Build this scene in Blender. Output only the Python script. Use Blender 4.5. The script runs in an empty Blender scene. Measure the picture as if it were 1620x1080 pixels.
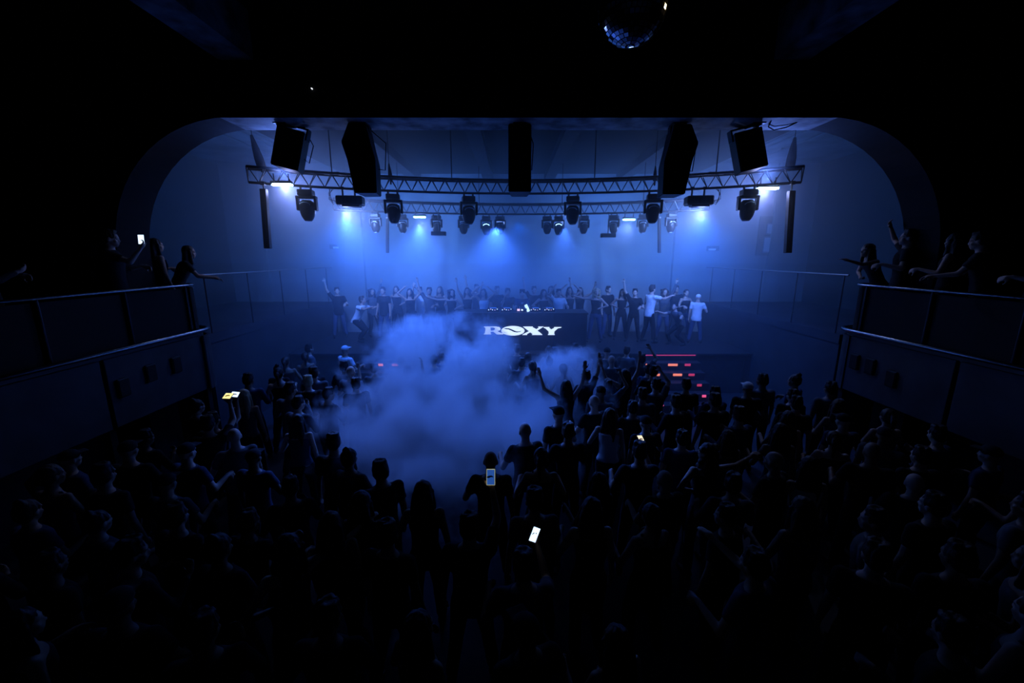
import bpy, bmesh, math, random
from mathutils import Vector, Matrix, Euler, noise
random.seed(7)
SC = bpy.context.scene
C = SC.collection
PI = math.pi

# ------------------------------------------------------------------ camera
CAM = Vector((-0.25, 0.0, 4.1)); PITCH = math.radians(11.9); F = 640.0
cd = bpy.data.cameras.new('camera'); cam = bpy.data.objects.new('camera', cd); C.objects.link(cam)
cam.location = CAM; cam.rotation_euler = (PI/2 - PITCH, 0, 0)
cd.sensor_width = 36; cd.lens = F/1620*36; cd.clip_start = .05; cd.clip_end = 100
SC.camera = cam
def at(px, py, Y):
    """world point seen at pixel px,py on the plane at depth Y"""
    dx, dy = (px-810)/F, (540-py)/F
    d = Vector((dx, math.cos(PITCH)+dy*math.sin(PITCH), -math.sin(PITCH)+dy*math.cos(PITCH)))
    return CAM + d*(Y/d.y)
def atz(px, py, z):
    dx, dy = (px-810)/F, (540-py)/F
    d = Vector((dx, math.cos(PITCH)+dy*math.sin(PITCH), -math.sin(PITCH)+dy*math.cos(PITCH)))
    return CAM + d*((z-CAM.z)/d.z)

# ------------------------------------------------------------------ world, exposure, lights
w = bpy.data.worlds.new('world'); SC.world = w; w.use_nodes = True
w.node_tree.nodes['Background'].inputs[0].default_value = (.0, .0, .0, 1)
w.node_tree.nodes['Background'].inputs[1].default_value = 0
vs = SC.view_settings; vs.view_transform = 'Standard'; vs.look = 'None'; vs.exposure = 0; vs.gamma = 1
try: vs.use_curve_mapping = False
except Exception: pass
cy = SC.cycles
cy.use_denoising = True
cy.volume_bounces = 2; cy.max_bounces = 5; cy.diffuse_bounces = 2; cy.glossy_bounces = 2; cy.transparent_max_bounces = 6
cy.sample_clamp_indirect = 2.0; cy.sample_clamp_direct = 0
cy.volume_step_rate = 1.0; cy.volume_max_steps = 128

BLUE = (.0, .10, .8)
SMOKEB = (.05, .13, .7)
PALE = (.32, .335, .76)
WS = 9.5   # overall strength of the truss lights
def spot(name, loc, aim, power, col, deg=100, blend=.9, size=.06):
    l = bpy.data.lights.new(name, 'SPOT'); l.energy = power; l.color = col
    l.spot_size = math.radians(deg); l.spot_blend = blend; l.shadow_soft_size = size
    o = bpy.data.objects.new(name, l); C.objects.link(o); o.location = loc
    o.rotation_euler = (Vector(aim)-Vector(loc)).to_track_quat('-Z', 'Y').to_euler()
    return o
# the beams of the moving heads and strobes that are switched on (position px, depth), all on the two trusses
LIGHTS = [  # px, py, depth, pale power, blue power: all shine mostly backwards, over the wall and the haze
    (446, 296, 8.7, 95, 30), (1214, 302, 8.7, 95, 30),
    (545, 338, 10.2, 115, 25), (1113, 338, 10.2, 115, 25),
    (664, 356, 12.0, 62, 18), (995, 359, 12.0, 62, 18),
    (790, 350, 12.35, 24, 8), (892, 348, 12.35, 24, 8),
]
for px, py, Y, pw, bw_ in LIGHTS:
    p = at(px, py, Y)
    spot('stage_wash', p, p+Vector((0, 1, -.08)), pw*WS, PALE, 112, 1)
    g = bpy.data.lights.new('lamp_glow', 'POINT'); g.energy = pw*WS*.04; g.color = PALE; g.shadow_soft_size = .08
    go = bpy.data.objects.new('lamp_glow', g); C.objects.link(go); go.location = p+Vector((0, .12, -.06))
    spot('blue_wash', p, p+Vector((0, 1, -.15)), bw_*WS, BLUE, 140, 1)
for px, py, Y in ((452, 284, 8.3), (1208, 290, 8.35)):      # the open tubes also shine upwards
    p = at(px, py, Y); spot('tube_uplight', p, p+Vector((0, -.5, 1)), 20*WS, (.12, .24, 1), 130, 1)
for px, py, Y, aim, pw in ((545, 340, 9.6, (-4.5, 11.5, 0), 75), (1113, 340, 9.6, (4.8, 11.5, 0), 75), (820, 350, 11.5, (0, 11.5, 0), 14)):
    p = at(px, py, Y); spot('blue_down', p, aim, pw*WS, BLUE, 140, 1)
# washes onto the smoke above the dance floor
for px, py, Y, aim, pw, deg in [(664, 358, 11.75, (-2.1, 8.0, 1.6), 90, 72), (785, 360, 12.0, (-.7, 8.0, 1.6), 125, 74), (893, 360, 12.0, (.9, 8.6, 1.6), 45, 60), (545, 345, 9.4, (-1.7, 6.6, 1.2), 50, 66)]:
    p = at(px, py, Y); spot('smoke_wash', p, aim, pw*18, SMOKEB, deg, 1)

# ------------------------------------------------------------------ materials
M = {}
def mat(name, col, rough=.8, metal=0, emit=None, es=0, noisy=0, nscale=6, bump=0, spec=.3):
    m = bpy.data.materials.new(name); m.use_nodes = True; nt = m.node_tree; b = nt.nodes['Principled BSDF']
    b.inputs['Base Color'].default_value = (*col, 1); b.inputs['Roughness'].default_value = rough
    b.inputs['Metallic'].default_value = metal; b.inputs['Specular IOR Level'].default_value = spec
    if emit:
        b.inputs['Emission Color'].default_value = (*emit, 1); b.inputs['Emission Strength'].default_value = es
    if noisy or bump:
        tc = nt.nodes.new('ShaderNodeTexCoord'); n = nt.nodes.new('ShaderNodeTexNoise')
        n.inputs['Scale'].default_value = nscale; n.inputs['Detail'].default_value = 5
        nt.links.new(tc.outputs['Object'], n.inputs['Vector'])
        if noisy:
            r = nt.nodes.new('ShaderNodeValToRGB')
            r.color_ramp.elements[0].position = .3; r.color_ramp.elements[1].position = .7
            r.color_ramp.elements[0].color = (*[c*(1-noisy) for c in col], 1)
            r.color_ramp.elements[1].color = (*[min(1, c*(1+noisy)) for c in col], 1)
            nt.links.new(n.outputs['Fac'], r.inputs['Fac']); nt.links.new(r.outputs['Color'], b.inputs['Base Color'])
        if bump:
            bp = nt.nodes.new('ShaderNodeBump'); bp.inputs['Strength'].default_value = bump; bp.inputs['Distance'].default_value = .02
            nt.links.new(n.outputs['Fac'], bp.inputs['Height']); nt.links.new(bp.outputs['Normal'], b.inputs['Normal'])
    M[name] = m; return m
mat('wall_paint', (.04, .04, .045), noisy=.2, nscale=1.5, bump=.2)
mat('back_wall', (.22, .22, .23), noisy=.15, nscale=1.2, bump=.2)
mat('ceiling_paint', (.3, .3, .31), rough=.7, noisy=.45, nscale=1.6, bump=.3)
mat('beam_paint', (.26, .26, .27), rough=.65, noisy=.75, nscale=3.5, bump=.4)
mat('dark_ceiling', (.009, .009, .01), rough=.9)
mat('floor_mat', (.04, .04, .045), rough=.5, noisy=.2, nscale=3)
mat('stage_black', (.03, .03, .033), rough=.6, noisy=.2, nscale=5)
mat('panel_grey', (.045, .045, .05), rough=.7, noisy=.3, nscale=2)
mat('black_plastic', (.007, .007, .008), rough=.45)
mat('black_matte', (.01, .01, .011), rough=.9)
mat('grille_black', (.008, .008, .009), rough=.8, bump=.4, nscale=120)
mat('aluminium', (.35, .36, .38), rough=.4, metal=.9)
mat('dark_metal', (.05, .05, .055), rough=.45, metal=.8)
mat('chrome', (.3, .31, .33), rough=.25, metal=1)
mat('lens_glass', (.25, .28, .35), rough=.1, spec=.8)
mat('pale_metal', (.6, .62, .66), rough=.3, metal=.6)
mat('led_white', (.8, .9, 1), emit=(.42, .66, 1), es=14)
mat('led_tube', (.8, .9, 1), emit=(.42, .66, 1), es=14)
mat('highlight_glow', (.8, .9, 1), emit=(.4, .6, 1), es=9)  # emission that paints the bright crescent highlight on two heads
mat('logo_white', (.9, .9, .9), emit=(.86, .92, 1), es=1.1)
mat('led_red', (.9, .25, .15), emit=(1, .22, .12), es=1.1)
mat('led_red_dim', (.7, .1, .2), emit=(1, .06, .12), es=.5)
mat('led_pink', (.9, .1, .3), emit=(1, .1, .25), es=1.0)
mat('screen_white', (.8, .9, 1), emit=(.62, .78, 1), es=1.6)
mat('screen_blue', (.1, .2, .5), emit=(.03, .12, .5), es=.6)
mat('screen_yellow', (.9, .8, .5), emit=(1, .82, .3), es=1.3)
mat('screen_cream', (.9, .85, .6), emit=(1, .86, .62), es=1.1)
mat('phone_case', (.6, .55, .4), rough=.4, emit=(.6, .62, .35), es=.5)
mat('phone_black', (.01, .01, .01), rough=.3)
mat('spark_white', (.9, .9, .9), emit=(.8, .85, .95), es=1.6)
mat('spark_pink', (.9, .6, .6), emit=(.9, .5, .6), es=1.4)
mat('mirror', (.5, .5, .52), rough=.12, metal=1)
mat('skin_a', (.42, .27, .2), rough=.55); mat('skin_b', (.55, .38, .3), rough=.55); mat('skin_c', (.25, .15, .1), rough=.5)
mat('hair_black', (.012, .01, .01), rough=.55, bump=.3, nscale=60); mat('hair_brown', (.05, .03, .02), rough=.55, bump=.3, nscale=60)
mat('hair_blond', (.42, .33, .2), rough=.5, bump=.3, nscale=60)
mat('cloth_black', (.012, .012, .014), rough=.9); mat('cloth_navy', (.03, .05, .1), rough=.9); mat('cloth_grey', (.1, .1, .11), rough=.9)
mat('cloth_white', (.75, .75, .76), rough=.85); mat('cloth_denim', (.05, .07, .13), rough=.9)
mat('shoe_dark', (.02, .02, .02), rough=.6)
mat('eye_white', (.7, .7, .7), rough=.2)
mat('paper_white', (.7, .7, .72), rough=.8)

# ------------------------------------------------------------------ helpers
def link(name, me, m=None, parent=None, loc=None, rot=None):
    o = bpy.data.objects.new(name, me); C.objects.link(o)
    if m is not None:
        me.materials.clear(); me.materials.append(M[m] if isinstance(m, str) else m)
    if parent is not None: o.parent = parent
    if loc is not None: o.location = loc
    if rot is not None: o.rotation_euler = rot
    return o
def empty(name, loc=(0, 0, 0), rz=0, rot=None):
    o = bpy.data.objects.new(name, None); C.objects.link(o); o.location = loc
    o.rotation_euler = rot if rot else (0, 0, rz); o.empty_display_size = .1; return o
def tag(o, label=None, cat=None, group=None, kind=None):
    if label: o['label'] = label
    if cat: o['category'] = cat
    if group: o['group'] = group
    if kind: o['kind'] = kind
    return o
class MB:
    def __init__(s): s.bm = bmesh.new()
    def box(s, x0, x1, y0, y1, z0, z1, bev=0, mtx=None):
        r = bmesh.ops.create_cube(s.bm, size=1)['verts']
        T = Matrix.Translation(((x0+x1)/2, (y0+y1)/2, (z0+z1)/2)) @ Matrix.Diagonal((abs(x1-x0), abs(y1-y0), abs(z1-z0), 1))
        bmesh.ops.transform(s.bm, matrix=T, verts=r)
        if bev:
            es = list({e for v in r for e in v.link_edges})
            q = bmesh.ops.bevel(s.bm, geom=es, offset=bev, segments=2, affect='EDGES', profile=.5)
            r = list({v for f in q['faces'] for v in f.verts} | {v for v in r if v.is_valid})
        if mtx is not None: bmesh.ops.transform(s.bm, matrix=mtx, verts=r)
        return s
    def tube(s, pts, r, n=8, caps=True):
        pts = [Vector(p) for p in pts]; rr = r if isinstance(r, (list, tuple)) else [r]*len(pts)
        rings = []
        prev = None
        for i, p in enumerate(pts):
            t = (pts[min(i+1, len(pts)-1)] - pts[max(i-1, 0)]).normalized()
            if prev is None:
                u = t.orthogonal().normalized()
            else:
                u = (prev - t*prev.dot(t)).normalized()
            prev = u; v = t.cross(u)
            rings.append([s.bm.verts.new(p + (u*math.cos(a)+v*math.sin(a))*rr[i]) for a in [2*PI*k/n for k in range(n)]])
        for a, b in zip(rings, rings[1:]):
            for k in range(n): s.bm.faces.new((a[k], a[(k+1) % n], b[(k+1) % n], b[k]))
        if caps: s.bm.faces.new(rings[0][::-1]); s.bm.faces.new(rings[-1])
        return s
    def lathe(s, prof, n=20, loc=(0, 0, 0), mtx=None):
        """prof: (r,z) list from top or bottom; axis z"""
        rings = []; allv = []
        for r, z in prof:
            if r < 1e-5: ring = [s.bm.verts.new((0, 0, z))]
            else: ring = [s.bm.verts.new((r*math.cos(2*PI*k/n), r*math.sin(2*PI*k/n), z)) for k in range(n)]
            rings.append(ring); allv += ring
        for a, b in zip(rings, rings[1:]):
            for k in range(n):
                q = [a[k % len(a)], a[(k+1) % len(a)], b[(k+1) % len(b)], b[k % len(b)]]
                q2 = []
                for v in q:
                    if v not in q2: q2.append(v)
                if len(q2) > 2:
                    try: s.bm.faces.new(q2)
                    except ValueError: pass
        if len(rings[0]) > 1: s.bm.faces.new(rings[0][::-1])
        if len(rings[-1]) > 1: s.bm.faces.new(rings[-1])
        T = Matrix.Translation(loc) @ (mtx if mtx is not None else Matrix.Identity(4))
        bmesh.ops.transform(s.bm, matrix=T, verts=allv)
        return s
    def prism(s, poly, z0, z1, mtx=None):
        a = [s.bm.verts.new((x, y, z0)) for x, y in poly]; b = [s.bm.verts.new((x, y, z1)) for x, y in poly]
        n = len(poly)
        s.bm.faces.new(a[::-1]); s.bm.faces.new(b)
        for k in range(n): s.bm.faces.new((a[k], a[(k+1) % n], b[(k+1) % n], b[k]))
        if mtx is not None: bmesh.ops.transform(s.bm, matrix=mtx, verts=a+b)
        return s
    def ball(s, c, rad, seg=12, rings=8, mtx=None):
        r = bmesh.ops.create_uvsphere(s.bm, u_segments=seg, v_segments=rings, radius=1)['verts']
        rad = (rad,)*3 if isinstance(rad, (int, float)) else rad
        T = Matrix.Translation(c) @ (mtx if mtx is not None else Matrix.Identity(4)) @ Matrix.Diagonal((*rad, 1))
        bmesh.ops.transform(s.bm, matrix=T, verts=r); return s
    def mesh(s, name='mesh', smooth=False):
        bmesh.ops.recalc_face_normals(s.bm, faces=s.bm.faces)
        me = bpy.data.meshes.new(name); s.bm.to_mesh(me); s.bm.free()
        if smooth: me.shade_smooth()
        return me
    def build(s, name, m, parent=None, smooth=False, loc=None, rot=None):
        return link(name, s.mesh(name, smooth), m, parent, loc, rot)
def struct(o, label=None):
    o['kind'] = 'structure'
    if label: o['label'] = label
    return o
def copy_tree(o, parent=None):
    c = o.copy(); C.objects.link(c)
    if parent is not None: c.parent = parent
    for ch in o.children: copy_tree(ch, c)
    return c

# ------------------------------------------------------------------ the room
WX = 10.2; YB = 14.6; ZC = 7.17
FZ = .2
struct(MB().box(-WX, WX, -3, YB, -.15, FZ).build('floor', 'floor_mat'), 'dark dance floor under the crowd')
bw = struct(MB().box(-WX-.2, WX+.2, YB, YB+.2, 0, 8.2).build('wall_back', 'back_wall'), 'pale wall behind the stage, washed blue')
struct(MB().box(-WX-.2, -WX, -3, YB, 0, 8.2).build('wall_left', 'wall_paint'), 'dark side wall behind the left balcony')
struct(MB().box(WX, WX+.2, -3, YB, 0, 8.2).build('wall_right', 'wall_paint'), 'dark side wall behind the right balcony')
struct(MB().box(-WX-.2, WX+.2, -3.2, -3, 0, 8.2).build('wall_rear', 'wall_paint'), 'dark rear wall of the room')
# ceiling over the stage half with its dropped middle; near half dark
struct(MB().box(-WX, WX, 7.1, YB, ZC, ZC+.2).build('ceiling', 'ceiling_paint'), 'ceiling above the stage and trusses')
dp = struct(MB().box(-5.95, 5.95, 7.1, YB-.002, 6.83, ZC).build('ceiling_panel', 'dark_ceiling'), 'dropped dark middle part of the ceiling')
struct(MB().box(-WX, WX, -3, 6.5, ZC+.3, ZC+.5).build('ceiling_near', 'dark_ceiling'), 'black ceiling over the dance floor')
# transverse downstand beam with haunched ends
poly = [(-WX, 8.0), (-WX, 0), (-6.45, 0)]
poly += [(-4.4-2.05*math.cos(PI/2*k/14), 4.05+2.05*math.sin(PI/2*k/14)) for k in range(15)]
poly += [(-x, z) for x, z in poly[::-1]]
R = Matrix.Rotation(PI/2, 4, 'X')
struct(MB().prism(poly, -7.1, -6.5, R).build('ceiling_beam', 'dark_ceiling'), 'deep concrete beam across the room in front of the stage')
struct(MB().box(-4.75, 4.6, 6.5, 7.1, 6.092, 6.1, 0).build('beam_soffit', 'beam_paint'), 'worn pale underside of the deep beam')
# longitudinal beams under the ceiling beyond the deep beam, and two on the near side
for x in (-1.05, 1.0, -3.5, 3.45):
    struct(MB().box(x-.16, x+.16, 7.1, YB-.003, 6.6, 6.83).build('ceiling_beam', 'panel_grey'), 'narrow ceiling beam running to the back wall, %s' % {-1.05: 'left of the middle speaker', 1.0: 'right of the middle speaker', -3.5: 'behind the tall left speaker', 3.45: 'behind the tall right speaker'}[x])
for x in (-4.2, 3.75):
    struct(MB().box(x-.25, x+.25, 2.0, 6.5, 6.85, ZC+.3).build('ceiling_beam', 'beam_paint'), 'beam under the dark near ceiling, %s' % ('left' if x < 0 else 'right'))
# conduits on the ceiling on both sides
for s in (-1, 1):
    for q, x in enumerate((6.75, 7.0, 7.6)):
        p = MB().tube([(s*x, 8.2+q*.3, ZC-.05), (s*x, 13.2, ZC-.05)], .025, 8).build('conduit', 'aluminium')
        tag(p, 'thin ceiling pipe above the %s truss end, %s' % ('left' if s < 0 else 'right', ['nearest the room middle', 'middle one of three', 'nearest the side wall'][q]), 'pipe', 'conduits on the ceiling')
        for k in range(3):
            MB().box(s*x-.04, s*x+.04, 8.8+k*1.9, 8.83+k*1.9, ZC-.05, ZC).build('bracket', 'dark_metal', p)
# pilasters, doorway frame and notice frames on the back wall
for x, n in ((-5.9, 1), (5.85, 2)):
    struct(MB().box(x-.45, x+.45, YB-.16, YB, 1.4, ZC, .01).build('trim_%d' % n, 'back_wall'), 'flat pilaster on the back wall, %s of the stage crowd' % ('left' if x < 0 else 'right'))
for x, n in ((-9.1, 3), (9.0, 4)):
    struct(MB().box(x-.25, x+.25, YB-.12, YB, 0, ZC, .01).build('trim_%d' % n, 'back_wall'), 'flat pilaster near the %s corner of the back wall' % ('left' if x < 0 else 'right'))

# back wall fittings on the right: cabinet frame with papers, lit small signs
def wall_box(px0, py0, px1, py1, Y, depth, name, m, parent=None, label=None, cat=None, inset=True):
    a = at(px0, py0, Y); b = at(px1, py1, Y)
    o = MB().box(a.x, b.x, Y-depth, Y, b.z, a.z, .006).build(name, m, parent)
    if label: tag(o, label, cat)
    return o
fb = wall_box(1202, 342, 1238, 404, YB, .05, 'notice_board', 'wall_paint', label='pale board with framed papers on the back wall by the right end of the truss', cat='board')
for q in [(1213, 353, 1228, 371), (1208, 374, 1222, 400), (1225, 374, 1234, 388)]:
    f = wall_box(*q, YB-.05, .03, 'frame', 'aluminium', fb)
    wall_box(q[0]+2, q[1]+2, q[2]-2, q[3]-2, YB-.08, .008, 'paper', 'paper_white', f)
for (a, b, c, d, lb) in [(1118, 389, 1134, 397, 'small pale box on the back wall right of the stage'), (524, 387, 538, 394, 'small pale box on the back wall left of the stage')]:
    bx = wall_box(a, b, c, d, YB, .16, 'wall_box', 'wall_paint', label=lb, cat='box')
    wall_box(a+3, d-4, c-2, d-1, YB-.16, .02, 'cover', 'paper_white', bx)

# ------------------------------------------------------------------ balconies
def balcony(s):
    side = 'left' if s < 0 else 'right'
    root = empty('balcony', (0, 0, 0)); struct(root, 'curved balcony on the %s side with chrome rails and panelled front' % side)
    X0, Y1, r = 6.0, 7.75, .4
    # slab
    pl = [(X0+.06, 1.0), (X0+.06, Y1-r)]
    for k in range(1, 7):
        a = PI/2*k/6; pl.append((X0+.06+r-r*math.cos(a), Y1-r+r*math.sin(a)))
    pl += [(WX-.01, Y1), (WX-.01, 1.0)]
    pl = [(s*x, y) for x, y in pl]
    MB().prism(pl, 2.5, 2.72).build('balcony_floor', 'floor_mat', root)
    # front path
    def path(off, n=8):
        p = [(X0+off, 1.2), (X0+off, Y1-r)]
        for k in range(1, n+1):
            a = PI/2*k/n; p.append((X0+off+(r)*(1-math.cos(a)), Y1-r+(r-off)*math.sin(a)))
        p.append((X0+off+r+1.0, Y1-off)); return [(s*x, y) for x, y in p]
    # panels with gaps
    ys = [1.6, 3.55, 5.5, 7.42]
    for a, b in zip(ys, ys[1:]):
        p = MB().box(s*(X0+.02), s*(X0+.07), a+.03, b-.03, 1.64, 2.66, .01).build('front_panel', 'panel_grey', root)
    for k, y in enumerate(ys[1:]):
        MB().box(s*(X0+.07), s*(X0+.16), y-.05, y+.05, 0, 2.5).build('support_post', 'black_matte', root)
    def strip(off, z0, z1, i0, th=.04):
        m = MB(); cp = path(off)[i0:]
        for (xa, ya), (xb, yb) in zip(cp, cp[1:]):
            d = Vector((xb-xa, yb-ya, 0)); n = Vector((d.y, -d.x, 0)).normalized()*th
            v = [m.bm.verts.new((xa+n.x*q, ya+n.y*q, z)) for q in (0, 1) for z in (z0, z1)] + [m.bm.verts.new((xb+n.x*q, yb+n.y*q, z)) for q in (0, 1) for z in (z0, z1)]
            for f in ((0, 1, 5, 4), (2, 3, 7, 6), (1, 3, 7, 5), (0, 2, 6, 4)): m.bm.faces.new([v[i] for i in f])
        return m
    m = strip(0, 1.64, 2.66, 1)
    m.build('curved_panel', 'panel_grey', root)
    MB().tube([(x, y, 2.76) for x, y in path(-.02)], .035, 10).build('lower_rail', 'chrome', root, True)
    MB().tube([(x, y, 3.59) for x, y in path(.08)], .024, 10).build('top_rail', 'chrome', root, True)
    for ya, yb in ((1.3, 2.6), (2.63, 3.75), (3.78, 4.9), (4.93, 6.05), (6.08, 7.33)):
        MB().box(s*(X0+.1), s*(X0+.125), ya, yb, 2.74, 3.54, .004).build('parapet_panel', 'black_matte', root)
    strip(.1, 2.74, 3.54, 1, .02).build('parapet_panel', 'black_matte', root)
    for y in [1.5+1.15*k for k in range(6)]:
        MB().tube([(s*(X0+.08), y, 2.72), (s*(X0+.08), y, 3.58)], .018, 8).build('rail_post', 'dark_metal', root)
    MB().tube([(s*(X0+.08+r+.7), Y1-.08, 2.72), (s*(X0+.08+r+.7), Y1-.08, 3.58)], .018, 8).build('rail_post', 'dark_metal', root)
    # recessed dark wall under the balcony
    MB().box(s*(X0+1.2), s*(X0+1.3), 1.0, Y1-.3, 0, 2.5).build('lower_wall', 'wall_paint', root)
    return root
balcony(-1); balcony(1)
# raised side galleries further back with a straight rail
for s in (-1, 1):
    side = 'left' if s < 0 else 'right'
    g = empty('gallery', (0, 0, 0)); struct(g, 'raised gallery beside the stage on the %s with a thin rail' % side)
    MB().box(s*6.6, s*(WX-.01), 8.3, YB-.01, 2.3, 2.5).build('gallery_floor', 'wall_paint', g)
    MB().box(s*6.62, s*6.7, 8.3, YB-.01, 0, 2.3).build('gallery_front', 'wall_paint', g)
    MB().tube([(s*6.62, 8.35, 3.72), (s*6.62, YB-.1, 3.72)], .02, 8).build('rail', 'aluminium', g)
    for k in range(5):
        MB().tube([(s*6.62, 8.45+k*1.4, 2.5), (s*6.62, 8.45+k*1.4, 3.71)], .014, 6).build('rail_post', 'dark_metal', g)
# small flat dark boxes drawn for the dark spots on the balcony fronts
for s, y, z, lb in [(-1, 6.2, 2.28, 'small dark box on the left balcony front, middle of the far panel'), (-1, 6.7, 2.28, 'small dark box on the left balcony front, beside the curved corner'),
                    (-1, 5.72, 2.2, 'small dark box on the left balcony front, next to the seam of two panels'), (1, 6.82, 2.22, 'small dark box on the right balcony front, middle of the far panel'),
                    (1, 7.15, 2.22, 'small dark box on the right balcony front, beside the curved corner'), (1, 6.4, 2.12, 'small dark box on the right balcony front, next to the seam of two panels')]:
    X = 6.02
    b = MB().box(s*(X-.04), s*X, y-.09, y+.09, z-.14, z+.14, .015).build('dark_wall_box', 'black_plastic')
    tag(b, lb, 'speaker', 'small boxes on the balcony fronts')
    MB().box(s*(X-.048), s*(X-.04), y-.075, y+.075, z-.12, z+.12).build('grille', 'grille_black', b)

# ------------------------------------------------------------------ stage, stairs
ST = 1.4
stg = empty('stage', (0, 0, 0)); tag(stg, 'black raised stage across the far end of the room', 'stage')
MB().box(-6.58, 6.58, 11.15, YB-.01, 1.34, ST, .01).build('stage_deck', 'stage_black', stg)
MB().box(-6.58, 6.58, 11.22, 11.28, 0, 1.34).build('stage_front', 'stage_black', stg)
for k in range(9):
    x = -6.4+k*1.6; MB().box(x-.02, x+.02, 11.19, 11.22, 0, 1.34).build('batten', 'dark_metal', stg)
def stairs(x0, x1, side, dashes):
    t = empty('stage_stairs', ((x0+x1)/2, 11.15, 0)); tag(t, 'black stage stairs with red lit nosings, %s of the booth' % side, 'stairs')
    w2 = (x1-x0)/2
    n = 7; rise = ST/n
    for k in range(1, n-1):
        z = ST-k*rise; y1 = -.29*(k-1); y0 = y1-.29
        MB().box(-w2, w2, y0-.02, y1, z-.04, z, .006).build('tread', 'stage_black', t)
        MB().box(-w2+.02, w2-.02, y1-.02, y1, z, z+rise-.04).build('riser', 'stage_black', t)
    for s in (-1, 1):
        MB().prism([(0, FZ), (0, ST-.2), (-.29*(n-2), FZ)], s*w2-.02, s*w2+.02, Matrix(((0, 0, 1, 0), (1, 0, 0, 0), (0, 1, 0, 0), (0, 0, 0, 1)))).build('stringer', 'stage_black', t)
    for k, a, b, m in dashes:   # k-th riser, range across, material
        z = ST-k*rise; y = -.29*k-.02
        MB().box(a, b, y-.022, y-.002, z-.075, z-.012, .004).build('step_light', m, t)
    return t
d = []
for k in (1, 2):
    d += [(k, -.72, -.5+.04*k, 'led_red'), (k, -.14+.04*k, .14+.02*k, 'led_red'), (k, .36, .52, 'led_red_dim')]
d += [(3, .48, .6, 'led_red_dim'), (4, -.1, 0, 'led_red_dim'), (4, .5, .6, 'led_pink'), (0, -.72, .55, 'led_red_dim')]
stairs(3.35, 5.0, 'right', [q for q in d if q[0]])
stairs(-4.6, -2.95, 'left', [(1, -.35, -.05, 'led_red'), (1, .2, .55, 'led_red'), (2, .45, .5, 'led_pink')])
l = MB().box(3.5, 4.95, 11.12, 11.148, 1.345, 1.365).build('light_strip', 'led_red_dim'); tag(l, 'thin dim red strip along the stage edge above the right stairs', 'light strip')
for (px, py, lb) in [(1049, 641, 'tiny pink light at the foot of the right stairs, near side'), (1101, 641, 'tiny pink light at the foot of the right stairs, outer side')]:
    p = at(px, py, 9.35)
    b = empty('step_marker_light', (p.x, 9.35, 0)); tag(b, lb, 'light', 'marker lights at the stairs')
    MB().tube([(0, 0, FZ), (0, 0, p.z-.02)], .012, 8).build('post', 'dark_metal', b)
    MB().lathe([(.0, p.z+.035), (.012, p.z+.03), (.02, p.z), (.012, p.z-.02)], 10).build('bulb', 'led_pink', b)

# ------------------------------------------------------------------ booth with sign and decks
BY = 11.55
bo = empty('dj_booth', (.0, BY, ST)); tag(bo, 'wide black booth on the stage carrying the glowing white sign', 'booth')
for k in range(4):
    x0 = -1.9+k*.95
    MB().box(x0+.004, x0+.946, 0, .05, 0, 1.06, .008).build('front_panel', 'stage_black', bo)
MB().box(-1.95, 1.95, -.03, .85, 1.06, 1.11, .012).build('top', 'stage_black', bo)
for s in (-1, 1): MB().box(s*1.9-.03, s*1.9+.03, .05, .82, 0, 1.06).build('side_panel', 'stage_black', bo)
def gear(x, w, name, label, cat, platter):
    t = empty(name, (x, BY+.38, ST+1.11)); tag(t, label, cat, 'players on the booth' if platter else None)
    MB().box(-w/2, w/2, -.2, .2, 0, .1, .01).build('body', 'black_plastic', t)
    if platter:
        MB().lathe([(.11, .1), (.11, .118), (.1, .123), (.0, .123)], 24, (0, .04, 0)).build('jog_wheel', 'dark_metal', t)
        [MB().box(-w/2+q*w-.01, -w/2+q*w+.01, -.215, -.2, .05+.02*(i%2), .075+.02*(i%2)).build('led', m_, t) for i, (q, m_) in enumerate(((.12, 'spark_white'), (.3, 'spark_pink'), (.45, 'spark_white'), (.85, 'spark_white')))]
        MB().box(.04, .06, -.21, -.2, .05, .065).build('led', 'spark_pink', t)
        MB().box(-.1, .1, -.19, -.13, .1, .125, .004).build('display', 'screen_blue', t)
    else:
        for a in range(4):
            MB().box(-w/2+.03+a*.07, -w/2+.045+a*.07, -.12, .1, .1, .108).build('fader', 'pale_metal', t)
            for b in range(3): MB().lathe([(.011, .1), (.009, .125), (0, .125)], 8, (-w/2+.05+a*.07, -.02+b*.05, 0)).build('knob', 'pale_metal', t)
        MB().box(-.12, -.04, -.22, -.2, .03, .09).build('led', 'spark_pink', t)
        MB().box(0, .05, -.22, -.2, .04, .08).build('led', 'spark_white', t)
gear(-.8, .34, 'media_player', 'black deck on the booth top, outer left of the four', 'deck', True)
gear(-.4, .34, 'media_player', 'black deck on the booth top, directly left of the mixer', 'deck', True)
gear(.02, .32, 'mixer', 'black mixer with knobs in the middle of the booth top', 'mixer', False)
gear(.44, .34, 'media_player', 'black deck on the booth top, directly right of the mixer', 'deck', True)
gear(.84, .34, 'media_player', 'black deck on the booth top, outer right of the four', 'deck', True)
# small glowing buttons row
lp = at(834, 486, BY+.3)
lap = empty('tablet', (lp.x, BY+.25, ST+1.21), rot=(math.radians(70), math.radians(-25), 0)); tag(lap, 'pale tilted tablet standing between the decks of the booth', 'tablet')
MB().box(-.05, .05, -.12, .12, 0, .012, .004).build('case', 'phone_black', lap)
MB().box(-.044, .044, -.112, .112, .012, .015).build('screen', 'screen_white', lap)

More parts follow.
